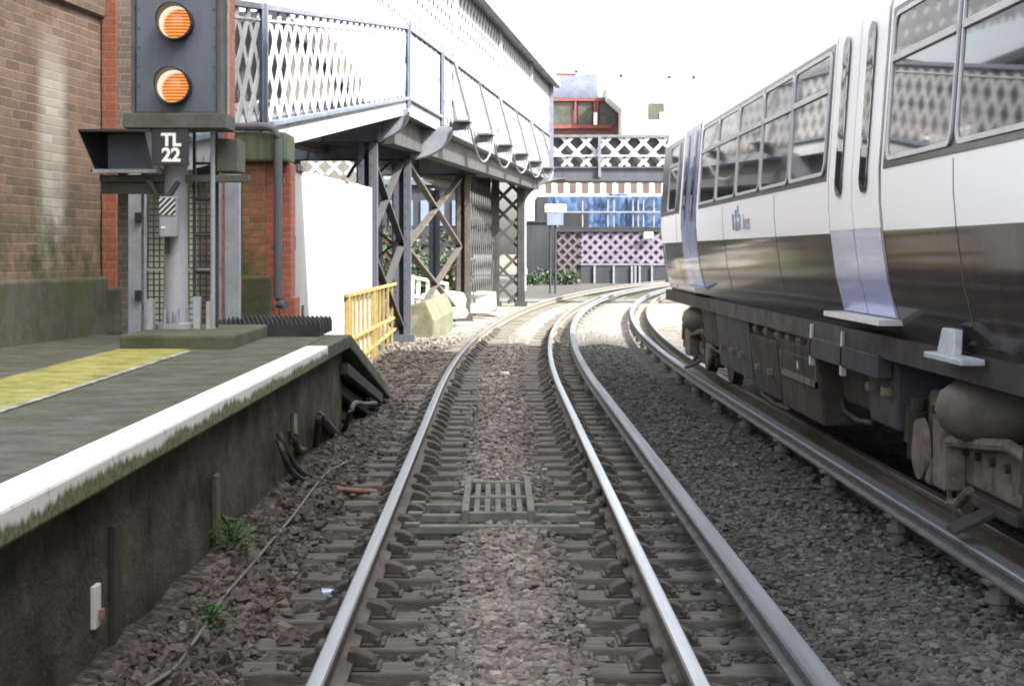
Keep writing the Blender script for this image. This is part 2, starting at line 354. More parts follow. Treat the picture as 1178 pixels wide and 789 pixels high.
# ------------------------------------------------------------------ track geometry
K = .00137
def cx(y): return .045 + (K * (y - 22) ** 2 if y > 22 else 0.)
def hd(y): return math.atan(2 * K * (y - 22)) if y > 22 else 0.
def tp(y, l, z=0.):
    h = hd(y); return (cx(y) + l * math.cos(h), y - l * math.sin(h), z)
T2 = 3.76           # second track's centre line, to the right
RAILPROF = [(-.036, -.009), (-.028, -.001), (0, .001), (.028, -.001), (.036, -.009), (.036, -.04), (.012, -.055), (.012, -.125), (.045, -.14), (.07, -.152), (.07, -.16), (-.07, -.16), (-.07, -.152), (-.045, -.14), (-.012, -.125), (-.012, -.055), (-.036, -.04)]
CONDPROF = [(-.05, -.01), (-.042, 0), (.042, 0), (.05, -.01), (.05, -.03), (.03, -.045), (.03, -.08), (.06, -.095), (.06, -.11), (-.06, -.11), (-.06, -.095), (-.03, -.08), (-.03, -.045), (-.05, -.03)]
def sweep(prof, l, y0, y1, z=0., topn=3, step=.75):
    mb = MB(); n = len(prof); ys = np.arange(y0, y1 + .01, step); vs = []
    for y in ys:
        vs += [tp(y, l + a, z + b) for a, b in prof]
    for i in range(len(ys) - 1):
        pass
    side = []; top = []
    for i in range(len(ys) - 1):
        for k in range(n):
            f = (i * n + k, i * n + (k + 1) % n, (i + 1) * n + (k + 1) % n, (i + 1) * n + k)
            (top if k <= topn else side).append(f)
    side.append(tuple(range(n))); side.append(tuple((len(ys) - 1) * n + k for k in range(n - 1, -1, -1)))
    mb.v = vs; mb.f = side + top; mb.m = [0] * len(side) + [1] * len(top)
    return mb
YN, YF = 4.5, 150.
tag(sweep(RAILPROF, -.7525, YN, YF).build('running_rail', [M['rail_side'], M['rail_head']], smooth=True), 'polished running rail nearest the platform, left rail of the empty track', 'rail')
tag(sweep(RAILPROF, .7525, YN, YF).build('running_rail', [M['rail_side'], M['rail_head']], smooth=True), 'brightest polished running rail, right rail of the empty track', 'rail')
tag(sweep(RAILPROF, T2 - .7525, YN, YF).build('running_rail', [M['rail_side'], M['rail_worn']], smooth=True), 'rust brown running rail under the near wheels of the train', 'rail')
tag(sweep(RAILPROF, T2 + .7525, YN, YF).build('running_rail', [M['rail_side'], M['rail_worn']], smooth=True), 'running rail under the far wheels of the train', 'rail')
def conductor(l, label):
    r = sweep(CONDPROF, l, YN, YF, .076).build('conductor_rail', [M['cond_side'], M['cond_top']], smooth=True)
    tag(r, label, 'conductor rail')
    y = 7.1; first = None
    while y < 60:
        mb = MB(); c = tp(y, l)
        mb.tube([(c[0], c[1], z) for z in (-.21, -.19, -.185, -.15, -.145, -.10, -.095, -.04)], [.075, .08, .06, .06, .08, .08, .055, .055], 10)
        mb.box(c[0] - .085, c[0] + .085, c[1] - .05, c[1] + .05, -.05, -.032)
        mb.build('insulator', M['insulator'], r, smooth=True)
        y += 2.4
conductor(.7525 + .43, 'grey conductor rail standing between the empty track and the stony gap')
conductor(T2 - .7525 - .43, 'blue grey conductor rail on insulator pots beside the train')

# sleepers
def make_sleeper():
    mb = MB(); mb.box(-1.29, 1.29, -.125, .125, -.33, -.19)
    s = mb.build('sleeper', M['sleeper'], bevel=.012)
    # re-centre the mesh on the track axis
    sh = ORG[s.name]
    for v in s.data.vertices: v.co += Vector(sh)
    s.location = (0, 0, 0); ORG[s.name] = np.zeros(3)
    ch = None
    for l in (-.7525, .7525):
        mb = MB()
        mb.prism([(l - .2, -.10, -.189), (l + .2, -.10, -.189), (l + .2, -.10, -.175), (l - .2, -.10, -.175)], (0, .2, 0))
        for sg in (-1, 1):
            pts = [(l + sg * .05, -.065, -.178)] + [(l + sg * (.055 + .125 * math.sin(math.pi / 2 * q / 6)), -.065, -.178 + .072 * math.cos(math.pi / 2 * q / 6)) for q in range(7)]
            mb.prism(pts if sg > 0 else pts[::-1], (0, .13, 0))
            for yy in (-.085, .085): mb.tube([(l + sg * .165, yy, -.178), (l + sg * .165, yy, -.15)], .02, 6)
        mb.tube([(l - .07, -.085, -.095), (l - .07, .085, -.095)], .022, 7)
        c = mb.build('rail_chair', M['chair'], s, bevel=.016)
    return s
protos = make_sleeper(); kids = list(protos.children)
tag(protos, 'weathered timber sleeper of the empty track, half buried in stones', 'sleeper', 'sleepers of the empty track')
y = 6.35; i = 0; SLEEPERS = []
while y < 78:
    if i == 0: s = protos
    else:
        s = protos.copy(); COL.objects.link(s)
        if y < 44:
            for k in kids:
                c = k.copy(); COL.objects.link(c); c.parent = s
    s.location = tp(y + random.uniform(-.02, .02), random.uniform(-.03, .03), random.uniform(-.012, .006)); s.rotation_euler = (random.uniform(-.012, .012), random.uniform(-.004, .004), -hd(y) + random.uniform(-.012, .012))
    SLEEPERS.append(y); y += .605; i += 1
y = 27.6
while y < 48:
    s = protos.copy(); COL.objects.link(s); s.location = tp(y, T2, -.005); s.rotation_euler = (0, 0, -hd(y))
    tag(s, 'timber sleeper of the second track, beyond the end of the train', 'sleeper', 'sleepers beyond the train'); y += .62

# ------------------------------------------------------------------ ballast bed (heights in track coordinates)
def bed_h(y, l):
    a = abs(l)
    h = -.264
    if a < .9: h += .10 * math.exp(-(l / .34) ** 4)          # heaped between the rails
    if l > .95: h += .055 * min(1, (l - .95) / .3) + .07 * math.exp(-((l - 1.85) / .42) ** 2) * (1 if y < 60 else .4)
    if l < -.95:
        h += .03 * min(1, (-l - .95) / .25) + (.0 if y < 17 else .04)
    if l < -1.16 and y < 20: h += .36 * max(0, min(1, (-l - 1.16) / .31)) * max(0, min(1, (20 - y) / 5))
    h += .03 * mnoise.noise((l * 1.7, y * 1.7, 0)) + .015 * mnoise.noise((l * 6, y * 6, 3))
    if y > 60: h = min(h, -.19)
    return h
def bed_col(y, l):
    n = mnoise.noise((l * 1.1, y * .8, 5)) * .5 + .5
    if abs(l) < .78:
        k = math.exp(-(l / .42) ** 2)
        c = Vector((.215, .195, .17)) * k + Vector((.085, .08, .07)) * (1 - k)
    elif l < 0: c = Vector((.095, .089, .079)).lerp(Vector((.112, .096, .082)), n)
    else: c = Vector((.098, .098, .094)).lerp(Vector((.082, .08, .076)), n)
    if y > 36: c = c.lerp(Vector((.34, .315, .285)), min(1, (y - 36) / 8))  # sunlit stretch painted into the ballast colour
    if y > 70: c = c.lerp(Vector((.10, .098, .09)), min(1, (y - 70) / 6))  # ground past the sunlit stretch painted darker again
    return c * (.8 + .4 * n)
ls = sorted(set([round(x, 3) for x in np.arange(-1.6, 5.2, .07)] + list(np.arange(-14, -1.6, .8)) + list(np.arange(5.2, 14, .8))))
ys = list(np.arange(4, 30, .12)) + list(np.arange(30, 60, .35)) + list(np.arange(60, 158, 1.5))
mb = MB(); cols = []
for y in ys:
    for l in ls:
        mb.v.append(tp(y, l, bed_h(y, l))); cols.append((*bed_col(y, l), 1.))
nl = len(ls)
mb.f = [(j * nl + i, j * nl + i + 1, (j + 1) * nl + i + 1, (j + 1) * nl + i) for j in range(len(ys) - 1) for i in range(nl - 1)]; mb.m = [0] * len(mb.f)
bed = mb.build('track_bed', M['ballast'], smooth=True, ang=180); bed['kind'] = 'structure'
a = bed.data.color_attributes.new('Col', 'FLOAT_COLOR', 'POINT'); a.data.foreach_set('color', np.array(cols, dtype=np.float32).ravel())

mb = MB(); mb.add([(-900, -60, -.6), (900, -60, -.6), (900, 2500, -.6), (-900, 2500, -.6)], [(0, 1, 2, 3)])
tag(mb.build('ground', M['ground']), kind='structure')

def hit(x, y):          # where the sight line of a photo point meets the ballast
    d = 5.5
    while d < 60:
        l = px(x, d) - cx(d)
        if pz(y, d) <= bed_h(d, l) + .012: return Vector((px(x, d), d, bed_h(d, l) + .012))
        d += .02
    return Vector((px(x, d), d, -.2))
# loose stones: one uncountable mass
def stone_protos(n=24):
    # chipped blocks: a box with shuffled corners and one more broken corner each way
    base = np.array([(-1, -1, -1), (1, -1, -1), (1, 1, -1), (-1, 1, -1), (-1, -1, 1), (1, -1, 1), (1, 1, 1), (-1, 1, 1), (0, 0, 1.25), (0, 0, -1.2), (1.25, 0, 0), (-1.25, 0, 0)], dtype=float) * .66
    fc = np.array([(4, 5, 8), (5, 6, 8), (6, 7, 8), (7, 4, 8), (1, 0, 9), (2, 1, 9), (3, 2, 9), (0, 3, 9), (1, 2, 10), (2, 6, 10), (6, 5, 10), (5, 1, 10), (3, 0, 11), (0, 4, 11), (4, 7, 11), (7, 3, 11), (0, 1, 5), (0, 5, 4), (2, 3, 7), (2, 7, 6)])
    out = []
    for _ in range(n):
        v = base * rng.uniform(.55, 1.25, (12, 3)) * np.array([rng.uniform(.9, 1.6), rng.uniform(.7, 1.1), rng.uniform(.45, .85)])
        out.append(v)
    return out, fc
SP, SF = stone_protos()
sv = []; sf = []; sc = []; cnt = 0
sl_y = np.array(SLEEPERS)
def scatter(n, y0, y1, l0, l1, r0, r1, lift=.0, pfn=None, tint=None):
    global cnt
    for _ in range(n):
        u = rng.random()
        y = 1 / (1 / y0 + u * (1 / y1 - 1 / y0))        # denser close to the eye
        l = rng.uniform(l0, l1)
        if pfn and rng.random() > pfn(y, l): continue
        if min(abs(l - .7525), abs(l + .7525)) < .09 or abs(l - 1.18) < .05: continue
        r = rng.uniform(r0, r1)
        z = bed_h(y, l) + r * rng.uniform(-.1, .5) + lift
        near = np.abs(sl_y - y).min() < .13
        if near and abs(l) < 1.29 and z < -.175:
            if rng.random() < (.95 if abs(l) > .4 else .6): continue
            z = -.19 + r * .3
        v = SP[rng.integers(len(SP))] * r
        an = rng.uniform(0, 6.283, 3); ca, sa = math.cos(an[0]), math.sin(an[0]); cb, sb = math.cos((an[1] - 3.14) * .25), math.sin((an[1] - 3.14) * .25)
        Rz = np.array([[ca, -sa, 0], [sa, ca, 0], [0, 0, 1]]); Rx = np.array([[1, 0, 0], [0, cb, -sb], [0, sb, cb]])
        v = v @ (Rz @ Rx).T + np.array(tp(y, l, z))
        sv.append(v); sf.append(SF + cnt); cnt += 12
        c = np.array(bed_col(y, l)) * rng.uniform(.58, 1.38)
        if rng.random() < .04: c = c * 1.5
        c = c * np.array([rng.uniform(.94, 1.08), 1, rng.uniform(.92, 1.06)])
        if tint: c = tint(y, l, c)
        sc.append(np.tile(np.append(c, 1.), (12, 1)))
cen = lambda y, l: .10 + .90 * math.exp(-(l / .42) ** 4)
scatter(19000, 6.3, 36, -.66, .66, .014, .036, .012, cen)
scatter(17000, 6.3, 36, .84, 2.25, .013, .032)
scatter(3000, 6.3, 20, 2.25, 3.3, .016, .04)
scatter(9500, 6.3, 34, -1.46, -.84, .014, .038)
scatter(220, 6.3, 18, -1.40, -1.0, .035, .06, .0)
scatter(2500, 17, 40, -2.6, -1.2, .025, .06)
mv = np.concatenate(sv); mf = np.concatenate(sf); mc = np.concatenate(sc).astype(np.float32)
me = bpy.data.meshes.new('ballast_stones'); me.vertices.add(len(mv)); me.vertices.foreach_set('co', mv.ravel())
me.loops.add(mf.size); me.loops.foreach_set('vertex_index', mf.ravel().astype(np.int32)); me.polygons.add(len(mf))
me.polygons.foreach_set('loop_start', np.arange(0, mf.size, 3, dtype=np.int32)); me.polygons.foreach_set('loop_total', np.full(len(mf), 3, dtype=np.int32))
me.polygons.foreach_set('use_smooth', np.zeros(len(mf), dtype=bool)); me.update(); me.validate(); at = me.color_attributes.new('Col', 'FLOAT_COLOR', 'POINT'); at.data.foreach_set('color', mc.ravel()); me.materials.append(M['stone'])
st = bpy.data.objects.new('ballast_stones', me); COL.objects.link(st); tag(st, 'loose grey and brown ballast stones lying between and beside the rails', 'gravel', kind='stuff')

# ------------------------------------------------------------------ platform
PX0, PX1 = -1.45, -1.335
def pe(y): return PX0 + (PX1 - PX0) * (y - 4.5) / 12.3     # platform edge
PT, PYE, PYN = .92, 16.8, 14.7
plat = empty('station_platform', (-3.5, 10, -.5), 'station platform with white painted edge and dark masonry side wall', 'platform')
mb = MB(); mb.prism([(pe(3) - .09, 3, -.5), (pe(PYE) - .09, PYE, -.5), (-6, PYE, -.5), (-6, 3, -.5)], (0, 0, 1.30)); mb.build('side_wall', M['dark_stone'], plat)
mb = MB(); mb.prism([(pe(3) - .185, 3, .802), (pe(PYE) - .185, PYE, .802), (-6, PYE, .802), (-6, 3, .802)], (0, 0, .118)); mb.build('walking_surface', M['asphalt'], plat)
y = 3.0
while y < PYN - .01:       # white coping stones along the edge
    y1 = min(PYN, y + 1.9 + random.uniform(-.1, .1))
    if PYN - y1 < .6: y1 = PYN
    mb = MB(); mb.prism([(pe(y), y, 0), (pe(y1), y1 - .008, 0), (pe(y1) - .184, y1 - .008, 0), (pe(y) - .184, y, 0)], (0, 0, .12))
    for q in range(len(mb.v)): mb.v[q] = (mb.v[q][0], mb.v[q][1], mb.v[q][2] + .803)
    o = mb.build('coping_stone', M['nosing'], plat, bevel=.014)
    # local frame at the stone's lower arris so the algae follows it
    dz = .803 - ORG[plat.name][2]
    for v in o.data.vertices: v.co.z -= dz
    o.location.z += dz
    y = y1
mb = MB(); mb.prism([(pe(PYN), PYN, .803), (pe(PYE), PYE, .803), (pe(PYE) - .184, PYE, .803), (pe(PYN) - .184, PYN, .803)], (0, 0, .116)); mb.build('bare_coping', M['asphalt'], plat, bevel=.012)
mb = MB(); mb.box(-2.93, -2.36, 3, 14.15, PT + .004, PT + .008); mb.build('yellow_line', M['yellow'], plat)
mb = MB(); mb.box(-2.356, -2.315, 3, 13.9, PT + .004, PT + .008); mb.build('white_line', M['worn_white'], plat)
# ramp down at the end of the platform
RE = 23.0
mb = MB(); mb.prism([(pe(PYE), PYE, PT), (pe(PYE), PYE, PT - .13), (pe(PYE), RE, -.16), (pe(PYE), RE, -.04)], (-1.25, 0, 0)); mb.build('ramp_slab', M['asphalt'], plat, bevel=.012)
mb = MB(); mb.prism([(pe(PYE) - .55, PYE, PT - .13), (pe(PYE) - .55, PYE, -.4), (pe(PYE) - .55, RE - .5, -.4), (pe(PYE) - .55, RE - .5, -.06)], (-.3, 0, 0)); mb.build('ramp_wall', M['guard'], plat)
for k in range(3):
    o_ = .10 + .17 * k; mb = MB()
    mb.bar((pe(PYE) - .05 - .1 * k, PYE - .2 + .1 * k, PT - .2 - o_), (pe(PYE) - .05 - .1 * k, RE - 1.3 - .9 * k, -.02 - o_ * .35), .07, .10); mb.build('ramp_timber', M['guard'], plat)
for yy, h in ((7.2, .80), (9.65, .70), (12.9, .62)):
    mb = MB(); xx = pe(yy) - .088; mb.box(xx, xx + .022, yy - .07, yy + .07, -.2, -.2 + h); mb.build('buttress', M['cable'] if yy < 9 else M['plinth'], plat)  # thin strips; the black one stands in for a dark wall recess
# brick station wall (its own direction: the station stands at a slight angle to the track)
wd = math.atan(.114)
wall = empty('brick_wall', (-4.55, 9.3, .9), 'brown brick station wall at the back of the platform, with mossy plinth', 'wall')
wall.rotation_euler = (0, 0, math.pi / 2 - wd)
def wl(mb, name, m, bevel=0.):
    ORG['tmp'] = np.zeros(3)
    V = mb.v; me = bpy.data.meshes.new(name); me.from_pydata(V, [], mb.f); me.materials.append(m)
    o = bpy.data.objects.new(name, me); COL.objects.link(o); o.parent = wall
    if bevel: q = o.modifiers.new('b', 'BEVEL'); q.width = bevel; q.segments = 2
    return o
mb = MB(); mb.box(0, 7.75, 0, .4, .55, 2.96); wl(mb, 'wall_face', M['brick'])
mb = MB(); mb.box(0, 7.8, -.07, .4, -.1, .55); wl(mb, 'plinth', M['plinth'], .03)
mb = MB(); mb.box(0, 7.78, -.045, .4, 2.96, 6.2); wl(mb, 'upper_band', M['beam_brick'])
# gateway piers and wall behind the signal
gp = empty('brick_pier', (-3.55, 17.1, .9), 'tall narrow red brick pier left of the signal', 'pier')
mb = MB(); mb.box(-3.66, -3.535, 16.95, 17.05, 1.35, 6.2); mb.build('shaft', M['red_brick'], gp)
mb = MB(); mb.box(-3.70, -3.50, 16.9, 17.1, .9, 1.35); mb.build('plinth', M['plinth'], gp, bevel=.03)
bw = MB(); bw.box(-4.3, -2.84, 18.6, 19., .8, 6.2); tag(bw.build('brick_wall', M['brick_plain']), 'dull brown brick wall behind the mesh gate and signal', 'wall')
bw = MB(); bw.box(-3.52, -3.02, 18.3, 18.4, .9, 2.5); tag(bw.build('rendered_wall', M['pale_render']), 'pale rendered wall panel seen through the left half of the mesh gate', 'wall')  # pale sheet in place of the lit stairwell behind the gate
bw = MB(); bw.box(-2.838, -2.72, 18.5, 19., .8, 6.2); tag(bw.build('brick_pier', M['red_brick']), 'narrow orange red brick edge showing right of the signal head', 'pier')
p2 = empty('brick_pier', (-2.42, 19.3, .9), 'orange brick pier with green stained stone cap under the footbridge', 'pier')
mb = MB(); mb.box(-2.66, -2.42, 19.12, 19.6, 1.42, 2.62); mb.build('shaft', M['orange_brick'], p2)
mb = MB(); mb.box(-2.418, -2.30, 19.16, 19.6, 1.0, 2.62); mb.build('shaft', M['red_brick'], p2)
mb = MB(); mb.box(-2.70, -2.36, 19.05, 19.6, .9, 1.42); mb.build('plinth', M['mossy_block'], p2, bevel=.03)
mb = MB(); mb.box(-2.76, -2.18, 19.0, 19.75, 2.62, 2.93); mb.build('cap', M['green_stone'], p2, bevel=.03)
rp = MB(); rp.box(-2.272, -2.17, 19.3, 19.7, .85, 2.62); rp.box(-2.29, -2.12, 19.25, 19.7, .8, 1.2); tag(rp.build('pink_brick_jamb', M['red_brick'], bevel=.01), 'narrow pinkish brick jamb beside the drainpipe and white hoarding', 'pier')
dp = MB(); dp.tube([(-2.75, 19.0, 2.98), (-2.40, 18.96, 2.98), (-2.30, 18.94, 2.95), (-2.265, 18.94, 2.85), (-2.265, 18.94, 1.2), (-2.25, 18.9, 1.14), (-2.18, 18.86, 1.13)], .045, 10)
for z in (2.4, 1.7): dp.box(-2.33, -2.2, 18.93, 19.0, z, z + .05)
tag(dp.build('drainpipe', M['bridge_dark'], smooth=True), 'slate blue drainpipe running down the brick pier', 'drainpipe')
# white hoarding
hb = empty('hoarding', (-2.05, 22.8, -.2), 'tall plain white hoarding panel behind the platform end', 'hoarding')
mb = MB(); mb.prism([(-2.30, 20.05, -.2), (-2.275, 33.4, -.2), (-2.275, 33.4, 2.86), (-2.30, 20.05, 2.61)], (-.05, .0, 0)); mb.build('panel', M['hoarding'], hb)
for (d, z0, z1) in ((20.6, 1.70, 1.86), (21.5, .86, 1.05)):
    x = -2.30; mb = MB(); mb.box(x - .005, x + .015, d, d + .22, z0, z1); mb.build('lock_plate', M['mesh_wire'], hb)
for d in (23.2, 26.6, 30.0):
    mb = MB(); mb.box(-2.30, -2.27, d, d + .05, -.2, 2.63 + .018 * (d - 20)); mb.build('joint_batten', M['hoarding'], hb)
for (d) in (20.9, 27.5):
    x = -2.30; mb = MB(); mb.box(x - .06, x + .03, d, d + .7, 2.60 + .019 * (d - 20), 2.67 + .019 * (d - 20)); mb.build('clip', M['shelf'], hb)

# ------------------------------------------------------------------ signal
sg = empty('railway_signal', (-2.72, 15.5, .92), 'two aspect colour light signal showing two amber lights, plate TL 22', 'signal')
mb = MB(); mb.box(-2.93, -2.05, 14.2, 16.5, .9, 1.03); mb.build('base_slab', M['mossy_block'], sg, bevel=.02)
mb = MB(); mb.tube([(-2.72, 15.5, z) for z in (1.02, 1.07, 1.08, 1.25, 2.4, 2.72)], [.17, .17, .115, .105, .10, .10], 20); mb.build('post', M['post_paint'], sg, smooth=True)
mb = MB()
for k in range(3): mb.box(-2.79 + .05 * k, -2.775 + .05 * k, 15.33, 15.4, 1.03, 1.2 - .02 * (k % 2))
mb.box(-2.56, -2.5, 15.4, 15.48, 1.03, 1.3); mb.box(-2.45, -2.41, 15.4, 15.48, 1.03, 1.26); mb.box(-2.93, -2.88, 15.3, 15.4, 1.03, 1.28)
mb.build('foot_bracket', M['lt_steel'], sg)
hx0, hx1 = -3.01, -2.325
mb = MB(); mb.box(hx0, hx1, 15.22, 15.5, 2.83, 3.98); hdm = mb.build('signal_head', M['navy'], sg, bevel=.015)
mb = MB()
for x in (hx0 - .03, hx1): mb.box(x, x + .03, 15.19, 15.52, 2.83, 4.0)
mb.build('edge_trim', M['shelf'], sg, bevel=.005)
mb = MB()
for x in (hx0 + .03, hx1 - .03):
    for z in np.arange(2.9, 3.95, .16): mb.tube([(x, 15.225, z), (x, 15.21, z)], .009, 6)
mb.build('bolts', M['shelf'], sg)
for xc, zc in ((-2.665, 3.58), (-2.68, 3.05)):
    mb = MB(); n = 28; ro, ri = .148, .138
    vs = []; fs = []
    for k in range(n):
        a = 2 * math.pi * k / n; c, s_ = math.cos(a), math.sin(a); ln = .15 + .12 * max(0, s_) ** .7
        vs += [(xc + ro * c, 15.22, zc + ro * s_), (xc + ro * c, 15.22 - ln, zc + ro * s_), (xc + ri * c, 15.22 - ln, zc + ri * s_), (xc + ri * c, 15.215, zc + ri * s_)]
    for k in range(n):
        b = (k + 1) % n
        for q in range(3): fs.append((k * 4 + q, k * 4 + q + 1, b * 4 + q + 1, b * 4 + q))
    mb.add(vs, fs); mb.build('lens_hood', M['black'], sg, smooth=True)
    me = bpy.data.meshes.new('lens'); n = 32
    pts = [(0, -.03, 0)]
    for ring, (rr, dy) in enumerate(((.06, -.026), (.10, -.016), (.136, 0))):
        pts += [(rr * math.cos(2 * math.pi * k / n), dy, rr * math.sin(2 * math.pi * k / n)) for k in range(n)]
    fc = [(0, 1 + (k + 1) % n, 1 + k) for k in range(n)] + [(1 + r * n + k, 1 + r * n + (k + 1) % n, 1 + (r + 1) * n + (k + 1) % n, 1 + (r + 1) * n + k) for r in range(2) for k in range(n)]
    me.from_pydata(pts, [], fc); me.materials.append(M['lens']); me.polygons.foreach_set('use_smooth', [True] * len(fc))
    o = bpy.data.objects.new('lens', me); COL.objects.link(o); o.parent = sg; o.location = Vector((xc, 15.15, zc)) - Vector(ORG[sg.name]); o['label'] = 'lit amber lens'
mb = MB(); mb.box(-3.08, -2.235, 15.07, 15.62, 2.70, 2.825); mb.build('head_shelf', M['shelf'], sg, bevel=.008)
mb = MB(); mb.box(-2.85, -2.545, 15.1, 15.13, 2.395, 2.70); pl = mb.build('number_plate', M['black'], sg, bevel=.004)
def text(s, size, loc, m, parent, name='lettering', rot=(R(90), 0, 0), ext=.002, sx=1., bold=.0):
    cu = bpy.data.curves.new(name, 'FONT'); cu.body = s; cu.size = size; cu.align_x = 'CENTER'; cu.align_y = 'CENTER'; cu.extrude = ext; cu.offset = bold
    o = bpy.data.objects.new(name, cu); COL.objects.link(o); bpy.context.view_layer.update()
    me = bpy.data.meshes.new_from_object(o.evaluated_get(bpy.context.evaluated_depsgraph_get())); bpy.data.objects.remove(o)
    q = bpy.data.objects.new(name, me); COL.objects.link(q); me.materials.clear(); me.materials.append(m)
    q.parent = parent; q.location = Vector(loc) - Vector(ORG[parent.name]); q.rotation_euler = rot; q.scale = (sx, 1, 1); return q
text('TL', .145, (-2.69, 15.095, 2.60), M['white_letter'], pl, bold=.006)
text('22', .155, (-2.69, 15.095, 2.475), M['white_letter'], pl, bold=.006)
# hooded indicator on the left, its open front towards us
mb = MB()
mb.prism([(-3.45, 15.05, 2.69), (-2.86, 15.05, 2.69), (-2.86, 15.55, 2.69), (-3.30, 15.55, 2.69)], (0, 0, -.02))      # top
mb.prism([(-3.40, 15.3, 2.37), (-2.86, 15.3, 2.37), (-2.86, 15.55, 2.37), (-3.30, 15.55, 2.37)], (0, 0, -.025))
mb.prism([(-3.45, 15.05, 2.68), (-3.36, 15.3, 2.36), (-3.30, 15.55, 2.36), (-3.30, 15.55, 2.68)], (.015, 0, 0))
mb.build('indicator_hood', M['black'], sg)
mb = MB(); mb.box(-3.32, -2.88, 15.5, 15.54, 2.37, 2.67); mb.build('indicator_face', M['navy'], sg)
mb = MB(); mb.bar((-2.885, 15.1, 2.69), (-2.845, 15.32, 2.36), .05, .03); mb.bar((-3.38, 15.29, 2.355), (-2.84, 15.29, 2.355), .03, .03); mb.build('indicator_frame', M['lt_steel'], sg)
mb = MB(); mb.box(-2.38, -2.20, 15.5, 16.0, 2.36, 2.64); mb.build('relay_box', M['shelf'], sg, bevel=.01)
mb = MB(); mb.box(-3.36, -2.1, 15.45, 15.6, 2.27, 2.33); mb.box(-3.36, -2.8, 15.5, 15.56, 2.17, 2.27)
mb.bar((-2.95, 15.4, 2.28), (-2.8, 15.42, 2.08), .02, .03); mb.build('bracket', M['shelf'], sg, bevel=.004)
mb = MB(); mb.tube([(-2.92, 15.38, 2.28), (-2.86, 15.36, 2.16), (-2.80, 15.37, 2.1), (-2.74, 15.38, 2.18), (-2.68, 15.4, 2.27)], .022, 8); mb.build('cable_loop', M['bridge_dark'], sg, smooth=True)
ph = MB(); ph.box(-2.81, -2.665, 15.2, 15.36, 1.80, 2.14); pb = ph.build('telephone_box', M['grey_box'], sg, bevel=.012)
me_ = MB(); me_.box(-2.806, -2.67, 15.188, 15.194, 1.985, 2.125); me_.build('hatched_label', M['hatch'], pb)
me_ = MB(); me_.box(-2.79, -2.755, 15.19, 15.196, 1.875, 1.89); me_.build('small_label', M['white_letter'], pb)
mb = MB(); mb.box(-2.78, -2.75, 15.3, 15.36, 1.66, 1.8); mb.build('cable_gland', M['black'], pb)
# ladder
lad = MB()
for x in (-2.60, -2.405): lad.box(x - .012, x + .012, 15.7, 15.75, 1.0, 4.2)
for z in np.arange(1.2, 4.1, .31): lad.tube([(-2.60, 15.72, z), (-2.405, 15.72, z)], .012, 8)
lad.build('ladder', M['mesh_wire'], sg)
mb = MB(); mb.tube([(-2.40, 15.45, 1.0), (-2.40, 15.45, 4.2)], .021, 10); mb.build('handrail_pole', M['lt_steel'], sg, smooth=True)
mb = MB(); mb.tube([(-2.28, 15.5, 2.7), (-2.28, 15.5, 4.2)], .012, 8); mb.build('handrail_pole', M['lt_steel'], sg, smooth=True)

# mesh gate behind
gt = empty('mesh_gate', (-2.95, 17.3, .92), 'pale grey steel gate with wire mesh behind the signal post', 'gate')
for x0, x1 in ((-3.47, -3.355), (-2.56, -2.42)):
    mb = MB(); mb.box(x0, x1, 17.2, 17.3, .9, 2.42); mb.build('post', M['lt_steel'], gt, bevel=.006)
for z in (1.22, 1.95):
    mb = MB(); mb.box(-3.40, -3.34, 17.16, 17.2, z, z + .1); mb.build('hinge', M['black'], gt)
mb = MB(); mb.box(-3.325, -3.30, 17.22, 17.26, .95, 2.4)
mb.box(-2.62, -2.595, 17.22, 17.26, .95, 2.4)
for z in (.97, 1.5, 2.37): mb.box(-3.3, -2.6, 17.22, 17.25, z, z + .025)
mb.build('frame', M['lt_steel'], gt)
mb = MB()
for x in np.arange(-3.29, -2.6, .055): mb.box(x - .007, x + .007, 17.235, 17.243, .95, 2.4)
for z in np.arange(.98, 2.4, .055): mb.box(-3.3, -2.6, 17.244, 17.251, z - .006, z + .006)
mb.build('wire_mesh', M['mesh_wire'], gt)

# trespass guard
tg = empty('trespass_guard', (-2.0, 17.2, .9), 'black sawtooth trespass guard boards across the platform end', 'trespass guard')
for k in range(5):
    y0 = 16.35 + k * .27; pts = []; n = 22; x0, x1 = -2.5, pe(16.8) - .24
    for q in range(n):
        xx = x0 + (x1 - x0) * q / n; dx = (x1 - x0) / n
        pts += [(xx, y0, 1.02), (xx + dx * .5, y0 + .0, 1.075)]
    pts += [(x1, y0, 1.02), (x1, y0, .922), (x0, y0, .922)]
    mb = MB(); mb.prism(pts, (0, .09, 0)); mb.build('sawtooth_board', M['guard'], tg)

# yellow railing
yf = empty('yellow_railing', (-2.45, 36.5, -.25), 'yellow painted steel railing beyond the platform ramp', 'railing')
ya, yb = Vector((-2.24, 27.5, -.25)), Vector((-2.05, 40.4, -.22))
def yp(t, z): p = ya.lerp(yb, t); return (p.x, p.y, z)
for i_, t in enumerate([(5552 / (601.9 - q) - 27.5) / 12.9 for q in (400, 404, 408, 413, 418, 423, 429, 433, 437, 441, 446, 451, 456, 463.5)]):
    w = .08 if i_ in (0, 6, 13) else .045
    mb = MB(); p = yp(t, 0); mb.box(p[0] - w / 2, p[0] + w / 2, p[1] - w / 2, p[1] + w / 2, -.3, 1.02); mb.build('post', M['yellow_steel'], yf, bevel=.006)
for z in (1.03, .35):
    mb = MB(); mb.bar(yp(-.01, z), yp(1.01, z), .06, .06); mb.build('rail', M['yellow_steel'], yf, bevel=.006)
mb = MB(); mb.bar(yp(0, -.05), yp(1, .15), .05, .05); mb.build('rail', M['yellow_steel'], yf)

